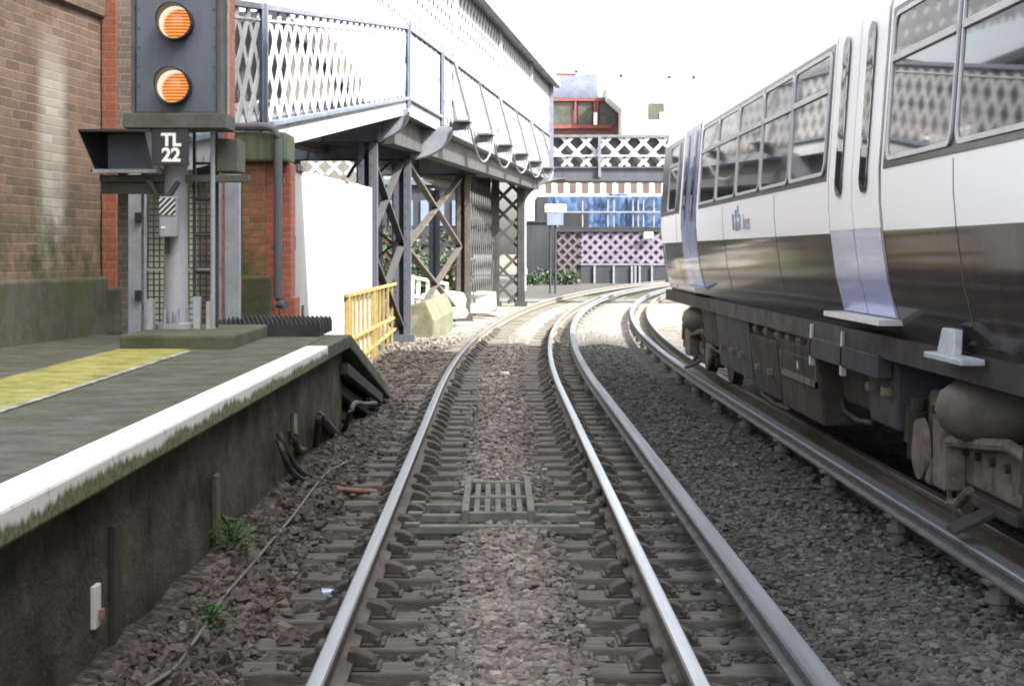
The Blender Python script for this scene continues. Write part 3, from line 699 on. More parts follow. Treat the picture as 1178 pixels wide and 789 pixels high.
# mossy block, railing, rubble
mb = MB(); mb.prism([(px(463, 40), 40, -.3), (px(498, 40), 40, -.3), (px(500, 40), 40, .18), (px(490, 40), 40.0, .62), (px(472, 40), 40, .52), (px(463, 40), 40, .1)], (.35, 3.2, .12))
tag(mb.build('concrete_block', M['mossy_block'], bevel=.04), 'mossy green concrete block with sloping top beside the yellow railing', 'concrete block')
wr = empty('white_railing', (px(495, 49), 49, -.2), 'small white post and rail fence under the footbridge', 'railing')
for k, x in enumerate((474, 481, 492, 503, 514)):
    mb = MB(); xx = px(x, 48 + k * .5); mb.box(xx - .05, xx + .05, 48 + k * .5, 48.1 + k * .5, -.2, 1.1 - .06 * k); mb.build('post', M['white_rail'], wr)
for z in (1.04, .55):
    mb = MB(); mb.bar((px(472, 48), 48, z), (px(515, 50), 50, z - .22), .07, .07); mb.build('rail', M['white_rail'], wr)
def rock(mb, c, r, flat=.6, seed=0):
    rr = np.random.default_rng(seed); v = SP[seed % len(SP)] * r * np.array([1, 1, flat]) + np.array(c); mb.add([tuple(q) for q in v], [tuple(int(i) for i in f) for f in SF])
for k, (x, y_, d, r) in enumerate(((510, 352, 50, .75), (526, 352, 52, .62), (540, 350, 54, .85), (500, 356, 47, .45), (552, 352, 52, .4), (518, 356, 47, .5))):
    mb = MB(); rock(mb, (px(x, d), d, -.05 + r * .35), r, .75, k + 3)
    tag(mb.build('rubble_lump', M['rubble'], smooth=True, ang=20), 'pale sunlit rubble lump in the heap beside the lattice pier of the footbridge', 'rubble', 'rubble under the footbridge')

# ------------------------------------------------------------------ footbridge
fb = empty('footbridge', (-.5, 50, -.2), 'white lattice sided iron footbridge on riveted dark columns crossing the tracks', 'footbridge')
A0, A1 = Vector((-2.95, 17.2, 2.76)), Vector((-2.95, 17.2, 4.06))
B0, B1 = Vector((-1.70, 34.4, 4.60)), Vector((-1.70, 34.4, 5.88))
C0, C1 = Vector((-1.19, 38.6, 4.55)), Vector((-1.19, 38.6, 5.88))
D0, D1 = Vector((1.92, 66., 4.50)), Vector((1.92, 66., 5.88))
W = (D0 - C0); W.z = 0; W.normalize(); RN = Vector((W.y, -W.x, 0))       # along and outward (to the right)
def panel(a0, b0, a1, b1, pitch, w, t, m, name='lattice_panel'):
    d = (b0 - a0); n = Vector((d.y, -d.x, 0)).normalized(); mb = MB(); lattice(mb, a0, b0, a1, b1, pitch, w, t, n)
    return mb.build(name, m, fb)
panel(A0, B0, A1, B1, .60, .135, .012, M['white_paint'])
panel(B0, C0, B1, C1, .60, .135, .012, M['white_paint'])
panel(C0, D0, C1, D1, .60, .18, .012, M['grey_white'])
Z = Vector((0, 0, 1))
# upper girder side under the roof
E0 = C0 - W * 16.; E0.z = 5.98; E1 = E0.copy(); E1.z = 7.72; G0 = D0.copy(); G0.z = 5.98; G1 = D0.copy(); G1.z = 7.72
panel(E0, G0, E1, G1, .60, .24, .014, M['grey_white'], 'upper_lattice')
mb = MB(); a, b = E0 - RN * .22, G0 - RN * .22; mb.hexa([a - RN * .03 + Z * .75, a + Z * .75, b + Z * .75, b - RN * .03 + Z * .75], [a - RN * .03 + Z * 1.72, a + Z * 1.72, b + Z * 1.72, b - RN * .03 + Z * 1.72]); mb.build('inner_panel', M['girder'], fb)  # dark sheet behind the upper lattice so its slits read as shade
def rail(a, b, w, h, m, name='handrail'):
    mb = MB(); mb.bar(a, b, w, h); return mb.build(name, m, fb, bevel=.008)
up = Z * .03
rail(A1 + up, B1 + up, .12, .07, M['lilac_paint']); rail(B1 + up, C1 + up, .12, .07, M['lilac_paint']); rail(C1 + up, D1 + up, .12, .08, M['lilac_paint'])
rail(A1 - Z * .12, B1 - Z * .12, .05, .03, M['white_paint'])
rail(A0 - Z * .02, B0 - Z * .02, .16, .06, M['blue_paint'], 'bottom_flange'); rail(B0 - Z * .02, C0 - Z * .02, .16, .06, M['blue_paint'], 'bottom_flange')
for a, b in ((A0, B0), (B0, C0)):
    mb = MB(); mb.bar(a - Z * .19, b - Z * .19, .03, .26)
    L = (b - a).length; n = RN * .02
    for k in range(int(L / .3)):
        p = a.lerp(b, (k + .5) * .3 / L) + n - Z * .25; mb.box(p.x - .01, p.x + .01, p.y - .02, p.y + .02, p.z - .02, p.z + .02)
    mb.build('stringer', M['white_paint'], fb)
for p, t in ((A0.lerp(B0, (20.8 - 17.2) / 17.2), None), (A0.lerp(B0, .075), None), (B0, None), (C0, None)):
    mb = MB(); mb.box(p.x - .01, p.x + .09, p.y - .09, p.y + .02, p.z - .2, p.z + 1.36); mb.box(p.x + .03, p.x + .05, p.y - .14, p.y + .07, p.z - .2, p.z + 1.34); mb.build('post', M['blue_paint'], fb, bevel=.006)
# decks
mb = MB(); lw = Vector((-2.3, 0, 0)); a, b = A0 - Z * .20, B0 - Z * .20; mb.hexa([a + lw - Z * .1, a - Z * .1 - Vector((.03, 0, 0)), b - Z * .1 - Vector((.03, 0, 0)), b + lw - Z * .1], [a + lw, a - Vector((.03, 0, 0)), b - Vector((.03, 0, 0)), b + lw]); mb.build('ramp_deck', M['bridge_dark'], fb)
mb = MB(); a, b = A0 + lw, B0 + lw; mb.hexa([a, a + Vector((.05, 0, 0)), b + Vector((.05, 0, 0)), b], [a + Z * 1.35, a + Vector((.05, 0, 1.35)), b + Vector((.05, 0, 1.35)), b + Z * 1.35]); mb.build('far_parapet', M['girder'], fb)  # far parapet made a solid near-black board so the lattice slits read dark
def lp(s, off, z):      # along the walkway from C, offset to the right
    p = C0 + W * s + RN * off; return Vector((p.x, p.y, z))
LW = (D0 - C0).length
mb = MB(); mb.hexa([lp(-5, -2.7, 4.30), lp(-5, -.03, 4.30), lp(LW + 2.2, -.03, 4.30), lp(LW + 2.2, -2.7, 4.30)], [lp(-5, -2.7, 4.46), lp(-5, -.03, 4.46), lp(LW + 2.2, -.03, 4.46), lp(LW + 2.2, -2.7, 4.46)]); mb.build('deck', M['bridge_dark'], fb)
for off in (-.45, -2.4):
    mb = MB(); mb.hexa([lp(-4, off - .16, 3.74), lp(-4, off + .16, 3.74), lp(LW - 1, off + .16, 3.9), lp(LW - 1, off - .16, 3.9)], [lp(-4, off - .16, 4.3), lp(-4, off + .16, 4.3), lp(LW - 1, off + .16, 4.3), lp(LW - 1, off - .16, 4.3)]); mb.build('girder', M['girder'], fb)
# roof
mb = MB(); mb.hexa([lp(-16, -.45, 7.76), lp(-16, .2, 7.76), lp(LW + .2, .2, 7.76), lp(LW + .2, -.45, 7.76)], [lp(-16, -.45, 7.9), lp(-16, .2, 7.9), lp(LW + .2, .2, 7.9), lp(LW + .2, -.45, 7.9)]); mb.build('roof', M['lilac_paint'], fb)
rail(lp(-16, .29, 7.80), lp(LW + .25, .29, 7.80), .18, .30, M['lilac_paint'], 'gutter')
for s_ in (2., 11, 20., LW):
    mb = MB(); p = lp(s_, .06, 0); mb.box(p.x - .05, p.x + .05, p.y - .07, p.y + .07, 4.4, 7.78); mb.build('roof_post', M['bridge_dark'] if s_ == LW else M['white_paint'], fb)
mb = MB(); mb.box(1.80, 2.06, 65.7, 65.9, 4.3, 7.78); mb.build('corner_post', M['lilac_paint'], fb)
# outriggers
BR = []
for k in range(6):
    s_ = 1.8 + 4.45 * k
    mb = MB(); mb.hexa([lp(s_ - .05, -.05, 4.36), lp(s_ - .05, .42, 4.40), lp(s_ + .05, .42, 4.40), lp(s_ + .05, -.05, 4.36)], [lp(s_ - .05, -.05, 4.56), lp(s_ - .05, .42, 4.56), lp(s_ + .05, .42, 4.56), lp(s_ + .05, -.05, 4.56)])
    mb.hexa([lp(s_ - .35, .08, 4.55), lp(s_ - .35, .44, 4.55), lp(s_ + .35, .44, 4.55), lp(s_ + .35, .08, 4.55)], [lp(s_ - .35, .08, 4.59), lp(s_ - .35, .44, 4.59), lp(s_ + .35, .44, 4.59), lp(s_ + .35, .08, 4.59)])
    mb.build('bracket', M['bridge_dark'], fb)
    mb = MB(); mb.bar(lp(s_, .40, 4.58), lp(s_, .05, 5.88), .06, .05); mb.build('strut', M['bridge_dark'], fb); BR.append(s_)
for k in range(5):
    a, b = lp(BR[k], .42, 4.42), lp(BR[k + 1], .42, 4.42); pts = []
    for q in range(17):
        t = q / 16; p = a.lerp(b, t); p.z -= .62 * (1 - (2 * t - 1) ** 2) * (1 - .1 * k); pts.append(p)
    mb = MB(); mb.tube(pts, .022, 6); cb = mb.build('hanging_cable', M['chain'], smooth=True)
    tag(cb, ('pale cable hanging in a loop below the footbridge walkway, %s' % ('nearest loop', 'second loop from the near end', 'middle loop', 'second loop from the far end', 'farthest loop')[k]), 'cable', 'cables looped below the footbridge')
# transverse beams with rounded ends
def round_beam(y0, xl, xr, zt, zb, rad, name='cross_beam'):
    pts = [(xl, y0, zt), (xl, y0, zb)]
    for q in range(11):
        a = math.pi / 2 * q / 10; pts.append((xr - rad + rad * math.sin(a), y0, zt - .06 - (zt - .06 - zb) * math.cos(a)))
    pts.append((xr, y0, zt)); mb = MB(); mb.prism(pts, (0, .06, 0))
    for x in np.arange(xl + .6, xr - rad * .4, 1.1): mb.box(x, x + .07, y0 - .06, y0 + .001, zb + .03, zt - .01)
    o = mb.build(name, M['beam_grey'], fb); mb = MB()
    edge = [Vector(p) + Vector((0, .03, 0)) for p in pts[1:-1]]
    for p, q in zip(edge[:-1], edge[1:]): mb.bar(p, q, .16, .03, (0, 0, 1) if abs((q - p).z) < .9 * (q - p).length else (1, 0, 0))
    mb.build('flange', M['girder'], o); return o
round_beam(33.8, -5., -1.62, 4.33, 3.70, .9); round_beam(38.0, -4.6, -.92, 4.29, 3.60, 1.0); round_beam(50.2, -3.6, -.2, 4.29, 3.8, .5)
# columns: riveted built-up sections
def column(x, d, w, z1, name='column', m=None):
    mb = MB(); h = w / 2
    mb.box(x - h + .03, x + h - .03, d - .02, d + .02, -.3, z1)
    for s_ in (-1, 1):
        mb.box(x + s_ * h - .02, x + s_ * h + .02, d - .17, d + .17, -.3, z1)
        mb.box(x + s_ * (h - .07) - .055, x + s_ * (h - .07) + .055, d - .19, d - .165, -.3, z1)
        for z in np.arange(.2, z1, .22): mb.box(x + s_ * (h - .07) - .014, x + s_ * (h - .07) + .014, d - .2, d - .19, z, z + .028)
    mb.box(x - h - .1, x + h + .1, d - .28, d + .28, -.3, -.02)
    return mb.build(name, m or M['column_blue'], fb)
column(-2.39, 33.8, .34, 3.7); column(-1.97, 38., .35, 3.62); column(-4.6, 34, .34, 3.7); column(-4.3, 38.2, .34, 3.62)
column(-.92, 50, .36, 3.8, m=M['bridge_brown']); column(-3.3, 50, .34, 3.8); column(-2.2, 65, .34, 3.9)
def xbrace(p0, q0, p1, q1, n, w, t, m, name='brace'):
    for k in range(n):
        for a, b in ((k / n, (k + 1) / n), ((k + 1) / n, k / n)):
            mb = MB(); mb.bar(Vector(p0).lerp(Vector(p1), a), Vector(q0).lerp(Vector(q1), b), w, t, (1, 0, 0)); mb.build(name, m, fb)
xbrace((-2.39, 34, .1), (-1.97, 38, .1), (-2.39, 34, 3.6), (-1.97, 38, 3.6), 2, .05, .14, M['girder'])
xbrace((-4.6, 34, .1), (-2.45, 34, .1), (-4.6, 34, 3.6), (-2.45, 34, 3.6), 1, .16, .05, M['girder'])
xbrace((-4.3, 38.2, .1), (-2.15, 38.2, .1), (-4.3, 38.2, 3.6), (-2.15, 38.2, 3.6), 2, .16, .05, M['girder'])
xbrace((-1.90, 38.2, .0), (-1.0, 49.9, .0), (-1.90, 38.2, 3.6), (-1.0, 49.9, 3.7), 2, .06, .14, M['bridge_brown'])
mb = MB(); lattice(mb, (-.8, 50.2, -.1), (-.12, 64, -.1), (-.8, 50.2, 3.75), (-.12, 64, 3.9), 1.15, .15, .03, (1, 0, 0)); mb.build('lattice_bracing', M['girder'], fb)
# lattice pier by the track
for x in (-.03, .86):
    column(x, 64., .24, 4.3, m=M['girder'])
mb = MB(); lattice(mb, (.08, 63.9, -.1), (.76, 63.9, -.1), (.08, 63.9, 4.2), (.76, 63.9, 4.2), .66, .09, .03, (0, -1, 0)); mb.build('pier_lattice', M['girder'], fb)
mb = MB(); lattice(mb, (.08, 65.2, -.1), (.76, 65.2, -.1), (.08, 65.2, 4.2), (.76, 65.2, 4.2), .66, .09, .03, (0, -1, 0)); mb.build('pier_lattice', M['girder'], fb)
mb = MB(); pts = [(.97, 64.2, 4.3), (.97, 64.2, 3.2)]
for q in range(1, 11):
    a = math.pi / 2 * q / 10; pts.append((.97 + 1.5 * (1 - math.cos(a)), 64.2, 3.2 + 1.08 * math.sin(a)))
pts.append((2.47, 64.2, 4.3)); mb.prism(pts, (0, 1.6, 0)); mb.build('spandrel', M['bridge_dark'], fb)
mb = MB(); pts = [(-.2, 64.25, 4.3), (-.2, 64.25, 3.6), (-1., 64.25, 3.9), (-2., 64.25, 3.95), (-2.6, 64.25, 4.3)]; mb.prism(pts, (0, 1.6, 0)); mb.build('spandrel', M['bridge_brown'], fb)
# span across the tracks
SX0, SX1 = 2.05, 13.5
mb = MB(); mb.box(SX0, SX1, 65.95, 68.4, 4.28, 4.42); mb.build('span_deck', M['bridge_dark'], fb)
mb = MB(); mb.box(SX0, SX1, 65.86, 65.95, 4.28, 4.76); mb.box(SX0, SX1, 65.78, 65.95, 4.72, 4.78); mb.box(SX0, SX1, 65.78, 65.95, 4.26, 4.32); mb.build('span_beam', M['column_blue'], fb)
mb = MB(); lattice(mb, (SX0, 65.9, 4.78), (SX1, 65.9, 4.78), (SX0, 65.9, 5.84), (SX1, 65.9, 5.84), .69, .13, .02, (0, -1, 0)); mb.build('span_lattice', M['white_paint'], fb)
mb = MB(); mb.box(SX0, SX1, 65.84, 65.96, 5.84, 5.93); mb.build('span_top_rail', M['bridge_dark'], fb)
mb = MB(); mb.box(SX0, SX1, 65.83, 65.86, 5.14, 5.20); mb.build('span_mid_rail', M['white_paint'], fb)
mb = MB(); mb.box(SX0, SX1, 66.02, 66.06, 4.76, 5.84); mb.build('span_backing', M['girder'], fb)  # dark plate standing in for the shaded far girder
for x in (3.72, 6.4, 9.1, 11.8):
    mb = MB(); mb.box(x - .05, x + .05, 65.74, 65.83, 4.4, 5.86); mb.build('span_post', M['lilac_paint'], fb)
mb = MB(); lattice(mb, (-12, 68.4, 4.6), (SX0, 68.4, 4.6), (-12, 68.4, 5.86), (SX0, 68.4, 5.86), .69, .13, .02, (0, -1, 0)); mb.build('span_lattice', M['white_paint'], fb)
column(13.2, 66.5, .5, 4.3); column(13.2, 67.9, .5, 4.3)

# ------------------------------------------------------------------ train
TX = cx(10) + T2; HW = 1.40; XS = TX - HW
TY0, TY1 = 7.95, 27.3
PR = [(.17, 1.10), (.11, 1.28), (.055, 1.5), (.015, 1.81), (0., 2.0), (0., 2.2), (.075, 3.22), (.14, 3.42), (.29, 3.58), (.62, 3.71), (1.0, 3.77), (1.40, 3.79)]
def xu(z):
    for (u0, z0), (u1, z1) in zip(PR[:-1], PR[1:]):
        if z0 <= z <= z1: return u0 + (u1 - u0) * (z - z0) / (z1 - z0)
    return PR[0][0]
def sp(y, z, e=0.): return (XS + xu(z) - e, y, z)
tr = empty('passenger_train', (TX, 17, 0), 'white and charcoal electric passenger train with lavender blue doors on the right hand track', 'train')
prof = [(u - HW, z) for u, z in PR] + [(HW - u, z) for u, z in PR[::-1][1:]]
mb = MB(); n = len(prof); yy = [TY0, TY0 + .05] + list(np.linspace(TY0 + 1, TY1 - 1.2, 12)) + [TY1 - .5, TY1 - .12, TY1]
nar = [1.] * (len(yy) - 3) + [.99, .96, .93]
for y, k in zip(yy, nar): mb.v += [(TX + a * k, y, 1.1 + (z - 1.1) * (1 if k > .95 else .99)) for a, z in prof]
for i in range(len(yy) - 1):
    for k in range(n):
        f = (i * n + k, i * n + (k + 1) % n, (i + 1) * n + (k + 1) % n, (i + 1) * n + k)
        kk = min(k, n - 2 - k); mb.f.append(f); mb.m.append(1 if (k == n - 1 or kk < 3) else 0)
mb.f.append(tuple(range(n))); mb.m.append(1); mb.f.append(tuple((len(yy) - 1) * n + k for k in range(n - 1, -1, -1))); mb.m.append(1)
mb.build('body', [M['train_white'], M['train_dark']], tr, smooth=True, ang=50)
def patch(y0, y1, z0, z1, e, m, name, parent, nz=6):
    zs = sorted(set([z0, z1] + [z for _, z in PR if z0 < z < z1] + list(np.linspace(z0, z1, nz)))); mb = MB()
    vs = []
    for z in zs: vs += [sp(y0, z, e), sp(y1, z, e)]
    for z in zs: vs += [sp(y0, z, -.005), sp(y1, z, -.005)]
    k = len(zs); fs = []
    for i in range(k - 1):
        fs.append((2 * i, 2 * i + 2, 2 * i + 3, 2 * i + 1)); o = 2 * k
        fs.append((2 * i, o + 2 * i, o + 2 * i + 2, 2 * i + 2)); fs.append((2 * i + 1, 2 * i + 3, o + 2 * i + 3, o + 2 * i + 1))
    fs.append((0, 1, 2 * k + 1, 2 * k)); fs.append((2 * k - 2, 4 * k - 2, 4 * k - 1, 2 * k - 1))
    mb.add(vs, fs); return mb.build(name, m, parent, smooth=True, ang=30)
def rrect(y0, y1, z0, z1, r, n=5):
    pts = []
    for cy, cz, a0 in ((y1 - r, z1 - r, 0), (y0 + r, z1 - r, 90), (y0 + r, z0 + r, 180), (y1 - r, z0 + r, 270)):
        for q in range(n + 1):
            a = R(a0 + 90 * q / n); pts.append((cy + r * math.cos(a), cz + r * math.sin(a)))
    return pts
def window(y0, y1, z0=2.235, z1=3.15, zt=2.86, top=True):
    o_ = rrect(y0, y1, z0, z1, .10); i_ = rrect(y0 + .028, y1 - .028, z0 + .028, z1 - .028, .08); n = len(o_); mb = MB()
    vs = [sp(a, b, .005) for a, b in o_] + [sp(a, b, .019) for a, b in o_] + [sp(a, b, .019) for a, b in i_] + [sp(a, b, .006) for a, b in i_]
    fs = [(r_ * n + k, r_ * n + (k + 1) % n, (r_ + 1) * n + (k + 1) % n, (r_ + 1) * n + k) for r_ in range(3) for k in range(n)]
    mb.add(vs, fs)
    if top: mb.bar(sp((y0 + y1) / 2 - (y1 - y0) / 2 + .03, zt, .012), sp(y1 - .03, zt, .012), .03, .04)
    w = mb.build('window', M['alu'], tr, smooth=True, ang=40)
    for (a, b) in (((z0 + .03, zt - .02), (zt + .02, z1 - .03)) if top else ((z0 + .03, z1 - .03),)):
        q = rrect(y0 + .03, y1 - .03, a, b, .05); mb = MB(); mb.add([sp(c, d_, .009) for c, d_ in q], [tuple(range(len(q)))]); mb.build('pane', M['glass'], w)
    return w
# glazing bands and windows
for a, b in ((13.30, 21.75), (TY0 + .02, 11.35), (24.0, 26.75)):
    patch(a, b, 2.19, 3.19, .003, M['band'], 'glazing_band', tr)
for k in range(5): window(13.36 + 1.675 * k, 13.36 + 1.675 * k + 1.62)
window(9.62, 11.24); window(TY0 + .04, 9.54)
window(24.4, 25.6)
# doors
def door(y0, y1, lo, hi, split=True, slit=True, deep=False):
    mid = (y0 + y1) / 2
    for a, b in ((y0, mid - .012), (mid + .012, y1)):
        if split:
            d_ = patch(a, b, 1.83, 3.36, .006, hi, 'door', tr); patch(a, b, 1.26, 1.826, .006, lo, 'kick_panel', d_)
        else: d_ = patch(a, b, 1.26, 3.24, .006, hi, 'door', tr)
        c = (a + b) / 2 + .0; q = rrect(c - .12, c + .12, 2.06, 3.18, .10); mb = MB(); mb.add([sp(s_, t, .022) for s_, t in q], [tuple(range(len(q)))]); mb.build('pane', M['glass'], d_)
    patch(y0 - .06, y0 - .005, 1.24, 3.26, .003, M['band'], 'door_seal', tr); patch(y1 + .005, y1 + .04, 1.24, 3.26, .003, M['band'], 'door_seal', tr); patch(mid - .01, mid + .01, 1.26, 3.36, .0035, M['black'], 'door_seal', tr)
    mb = MB(); mb.box(XS - .02, XS + .2, y0 - .10, y1 + .12, 1.215, 1.25); mb.build('door_step', M['alu'], tr)
door(11.48, 13.18, M['door_blue'], M['train_white'])
door(22.05, 23.75, M['door_deep'], M['door_deep'], split=False)
for y in (15.8, 19.4, 9.6, 24.4):
    patch(y, y + .012, 1.26, 2.17, .0025, M['seam'], 'panel_seam', tr)
# emblem and lettering on the white band
lg = MB()
b0 = 17.35
def lgrect(y0, y1, z0, z1): lg.add([sp(y0, z0, .004), sp(y0, z1, .004), sp(y1, z1, .004), sp(y1, z0, .004)], [(0, 1, 2, 3)])
# tower-like block emblem
for y0, y1, z0, z1 in ((18.45, 18.62, 1.90, 2.06), (18.25, 18.40, 1.89, 2.10), (18.12, 18.22, 1.89, 2.14), (17.98, 18.08, 1.90, 2.05)): lgrect(y0, y1, z0, z1)
lg.build('emblem', M['logo_blue'], tr)
t_ = text('bus', .22, (XS - .004, 17.55, 1.965), M['logo_grey'], tr, rot=(R(90), 0, R(-90)), sx=1.6); t_['label'] = 'faint blue grey lettering after the emblem'
# side lamp boxes on roof line and end details
mb = MB(); mb.box(TX - .9, TX + .9, TY1 - .02, TY1 + .12, 1.2, 3.5); mb.build('gangway', M['sole'], tr, bevel=.03)
mb = MB(); mb.box(XS + .12, XS + .2, TY0, TY1 - .1, .98, 1.13); mb.build('solebar', M['sole'], tr)
mb = MB(); mb.box(XS + .2, TX + HW - .2, TY0 + .05, TY1 - .2, 1.0, 1.105); mb.build('floor_pan', M['sole'], tr)
# underframe equipment
def case(y0, y1, z0, z1, m, x=XS + .16, taper=.06, name='equipment_case', plate=False):
    mb = MB(); mb.hexa([(x + taper, y0 + .03, z0), (TX + 1.0, y0 + .03, z0), (TX + 1.0, y1 - .03, z0), (x + taper, y1 - .03, z0)], [(x, y0, z1), (TX + 1.0, y0, z1), (TX + 1.0, y1, z1), (x, y1, z1)])
    o = mb.build(name, m, tr, bevel=.02)
    if plate:
        mb = MB(); a, b, c, d_ = y0 + .12, y1 - .12, z0 + .3, z1 - .06
        for q in ((a, b, d_ - .05, d_), (a, b, c, c + .05), (a, a + .05, c, d_), (b - .05, b, c, d_)): mb.box(x + .01, x + .05, q[0], q[1], q[2], q[3])
        mb.build('cover_frame', M['bogie'], o)
        mb = MB(); mb.box(x + .015, x + .03, (a + b) / 2 - .03, (a + b) / 2 + .03, (c + d_) / 2 - .03, (c + d_) / 2 + .04); mb.build('maker_plate', M['alu'], o)
        mb = MB(); mb.box(x + .03, x + .05, a + .05, b - .05, c + .05, d_ - .05); mb.build('cover', M['under_blue'], o)
    return o
case(18.6, 21.4, .36, .98, M['under_blue']); case(16.75, 18.5, .30, .86, M['under']); case(14.6, 16.7, .28, .90, M['under'], plate=True)
case(13.3, 14.5, .5, .9, M['under'], x=XS + .3); case(11.9, 12.85, .5, 1.0, M['under_blue'], x=XS + .2, taper=.02); case(21.5, 22.9, .55, 1.0, M['under'])
for y in (14.8, 15.4, 16., 16.6, 17.3, 18.):
    mb = MB(); mb.tube([(XS + .22, y, .92), (XS + .22, y + .22, .92)], .07, 10); mb.tube([(XS + .22, y, .99), (XS + .22, y, 1.1)], .03, 6); mb.build('air_valve', M['bogie'], tr, smooth=True)
for y in (13.25, 14.55):
    mb = MB(); mb.bar((XS + .12, y, 1.1), (XS + .12, y + .06, .78), .04, .05); mb.build('step_hanger', M['alu'], tr)
mb = MB(); mb.box(XS + .1, XS + .2, 12.0, 14.7, .84, 1.0); mb.build('step_board', M['under_blue'], tr, bevel=.01)
mb = MB(); mb.prism([(XS + .04, 9.75, 1.26), (XS + .04, 10.02, 1.26), (XS + .02, 10.06, 1.12), (XS + .02, 9.7, 1.12)], (.05, 0, 0)); mb.box(XS - .03, XS + .1, 9.35, 10.15, 1.09, 1.125); mb.build('jacking_bracket', M['lt_steel'], tr, bevel=.008)
for y in (15.2, 18.9):
    mb = MB(); mb.tube([(XS + .3, y, .95), (XS + .3, y + 2.2, .93)], .035, 8); mb.build('pipe', M['under'], tr, smooth=True)
for k, (y0, y1, z, x) in enumerate(((13.2, 16.6, .98, .2), (13.3, 14.6, .42, .36), (16.7, 18.6, .24, .3), (18.7, 22.6, 1.0, .2), (21.4, 23.2, .5, .3))):
    mb = MB(); mb.tube([(XS + x, y0, z + .08), (XS + x, y0 + .1, z), (XS + x, (y0 + y1) / 2, z - .03), (XS + x, y1 - .1, z), (XS + x, y1, z + .08)], .02, 8); mb.build('conduit', M['under_blue'] if k % 2 else M['bogie'], tr, smooth=True)
for y, z in ((19.2, .6), (20.0, .6), (20.8, .6), (17.2, .55), (18., .55), (12.1, .75), (12.6, .75)):
    mb = MB(); mb.box(XS + .15, XS + .24, y - .05, y + .05, z - .03, z + .03); mb.build('latch', M['bogie'], tr, bevel=.006)
def disc(mb, x0, x1, y, z, prof):      # turned shape about a crosswise axle
    mb.tube([(x0 + (x1 - x0) * t, y, z) for t, _ in prof], [r for _, r in prof], 28)
def bogie(yc):
    bx = XS + .38
    mb = MB()
    pts = [(bx, yc - 1.75, .62), (bx, yc - 1.35, .80), (bx, yc - .95, .80), (bx, yc - .6, .58), (bx, yc + .6, .58), (bx, yc + .95, .80), (bx, yc + 1.35, .80), (bx, yc + 1.75, .62), (bx, yc + 1.72, .50), (bx, yc + 1.4, .52), (bx, yc + 1.0, .50), (bx, yc + .7, .30), (bx, yc - .7, .30), (bx, yc - 1.0, .50), (bx, yc - 1.4, .52), (bx, yc - 1.72, .50)]
    mb.prism(pts, (.16, 0, 0)); mb.prism([(2 * TX - a - .16, b, c) for a, b, c in pts], (.16, 0, 0))
    mb.box(bx + .1, 2 * TX - bx - .1, yc - .3, yc + .3, .34, .62)
    b = mb.build('bogie', M['bogie'], tr, bevel=.025)
    for q in (-1.3, 1.3):
        for s_ in (-1, 1):
            mb = MB(); xc = TX + s_ * .76
            disc(mb, xc - .07, xc + .07, yc + q, .42, [(0, .12), (.05, .28), (.1, .42), (.75, .425), (.8, .45), (1, .45), (1.0, .1)] if s_ < 0 else [(0, .1), (0, .45), (.2, .45), (.25, .425), (.9, .42), (.95, .28), (1, .12)])
            mb.build('wheel', M['wheel'], b, smooth=True)
        mb = MB(); mb.tube([(TX - .75, yc + q, .42), (TX + .75, yc + q, .42)], .09, 12); mb.build('axle', M['wheel'], b, smooth=True)
        mb = MB(); disc(mb, bx - .10, bx + .12, yc + q, .42, [(0, .05), (.02, .19), (.2, .20), (.3, .16), (.45, .16), (.5, .22), (1, .22)]); mb.build('axle_box', M['bogie'], b, smooth=True)
        mb = MB(); mb.tube([(bx - .06, yc + q + .26, .34), (bx - .06, yc + q + .12, .74)], .05, 10); mb.tube([(bx - .06, yc + q + .22, .45), (bx - .06, yc + q + .15, .66)], .075, 10); mb.build('damper', M['under'], b, smooth=True)
    mb = MB(); prf = [(z, r) for z, r in ((.60, .12), (.62, .30), (.68, .38), (.78, .41), (.88, .38), (.94, .30), (.97, .15))]
    mb.tube([(bx + .12, yc, z) for z, _ in prf], [r for _, r in prf], 28); mb.build('air_spring', M['spring'], b, smooth=True, ang=60)
    mb = MB(); mb.box(bx - .14, bx, yc + .45, yc + .72, .26, .66); mb.build('lifting_bracket', M['bogie'], b, bevel=.015)
    for q in (-1.62, -.98, .98, 1.62):      # coil springs over the axle boxes
        mb = MB(); mb.tube([(bx + .02 + .075 * math.cos(t * .7), yc + q + .075 * math.sin(t * .7), .36 + .0052 * t) for t in range(0, 48)], .016, 6); mb.build('coil_spring', M['under'], b, smooth=True)
    for q in (-.45, -.15, .15, .42, -1.2, 1.2):
        mb = MB(); z = .5 if abs(q) < 1 else .68; mb.tube([(bx - .03, yc + q, z), (bx + .01, yc + q, z)], .028, 6); mb.build('bolt', M['under'], b)
    mb = MB(); mb.tube([(bx - .02, yc + 1.6, .75), (bx - .06, yc + 1.75, .55), (bx - .04, yc + 1.55, .38), (bx + .1, yc + 1.3, .36)], .022, 8); mb.build('cable', M['black'], b, smooth=True)
    mb = MB(); mb.tube([(bx - .08, yc - 1.4, .60), (bx - .1, yc - .8, .66), (bx - .1, yc - .1, .60), (bx - .1, yc + .5, .55)], .035, 8); mb.build('brake_pipe', M['bogie'], b, smooth=True)
    mb = MB(); mb.box(bx - .05, bx + .05, yc - .75, yc + .3, .22, .29); mb.prism([(bx - .27, yc - .35, .12), (bx - .27, yc - .35, .15), (bx - .04, yc - .35, .26), (bx - .04, yc - .35, .22)], (0, .22, 0)); mb.build('collector_shoe', M['under'], b, bevel=.01)
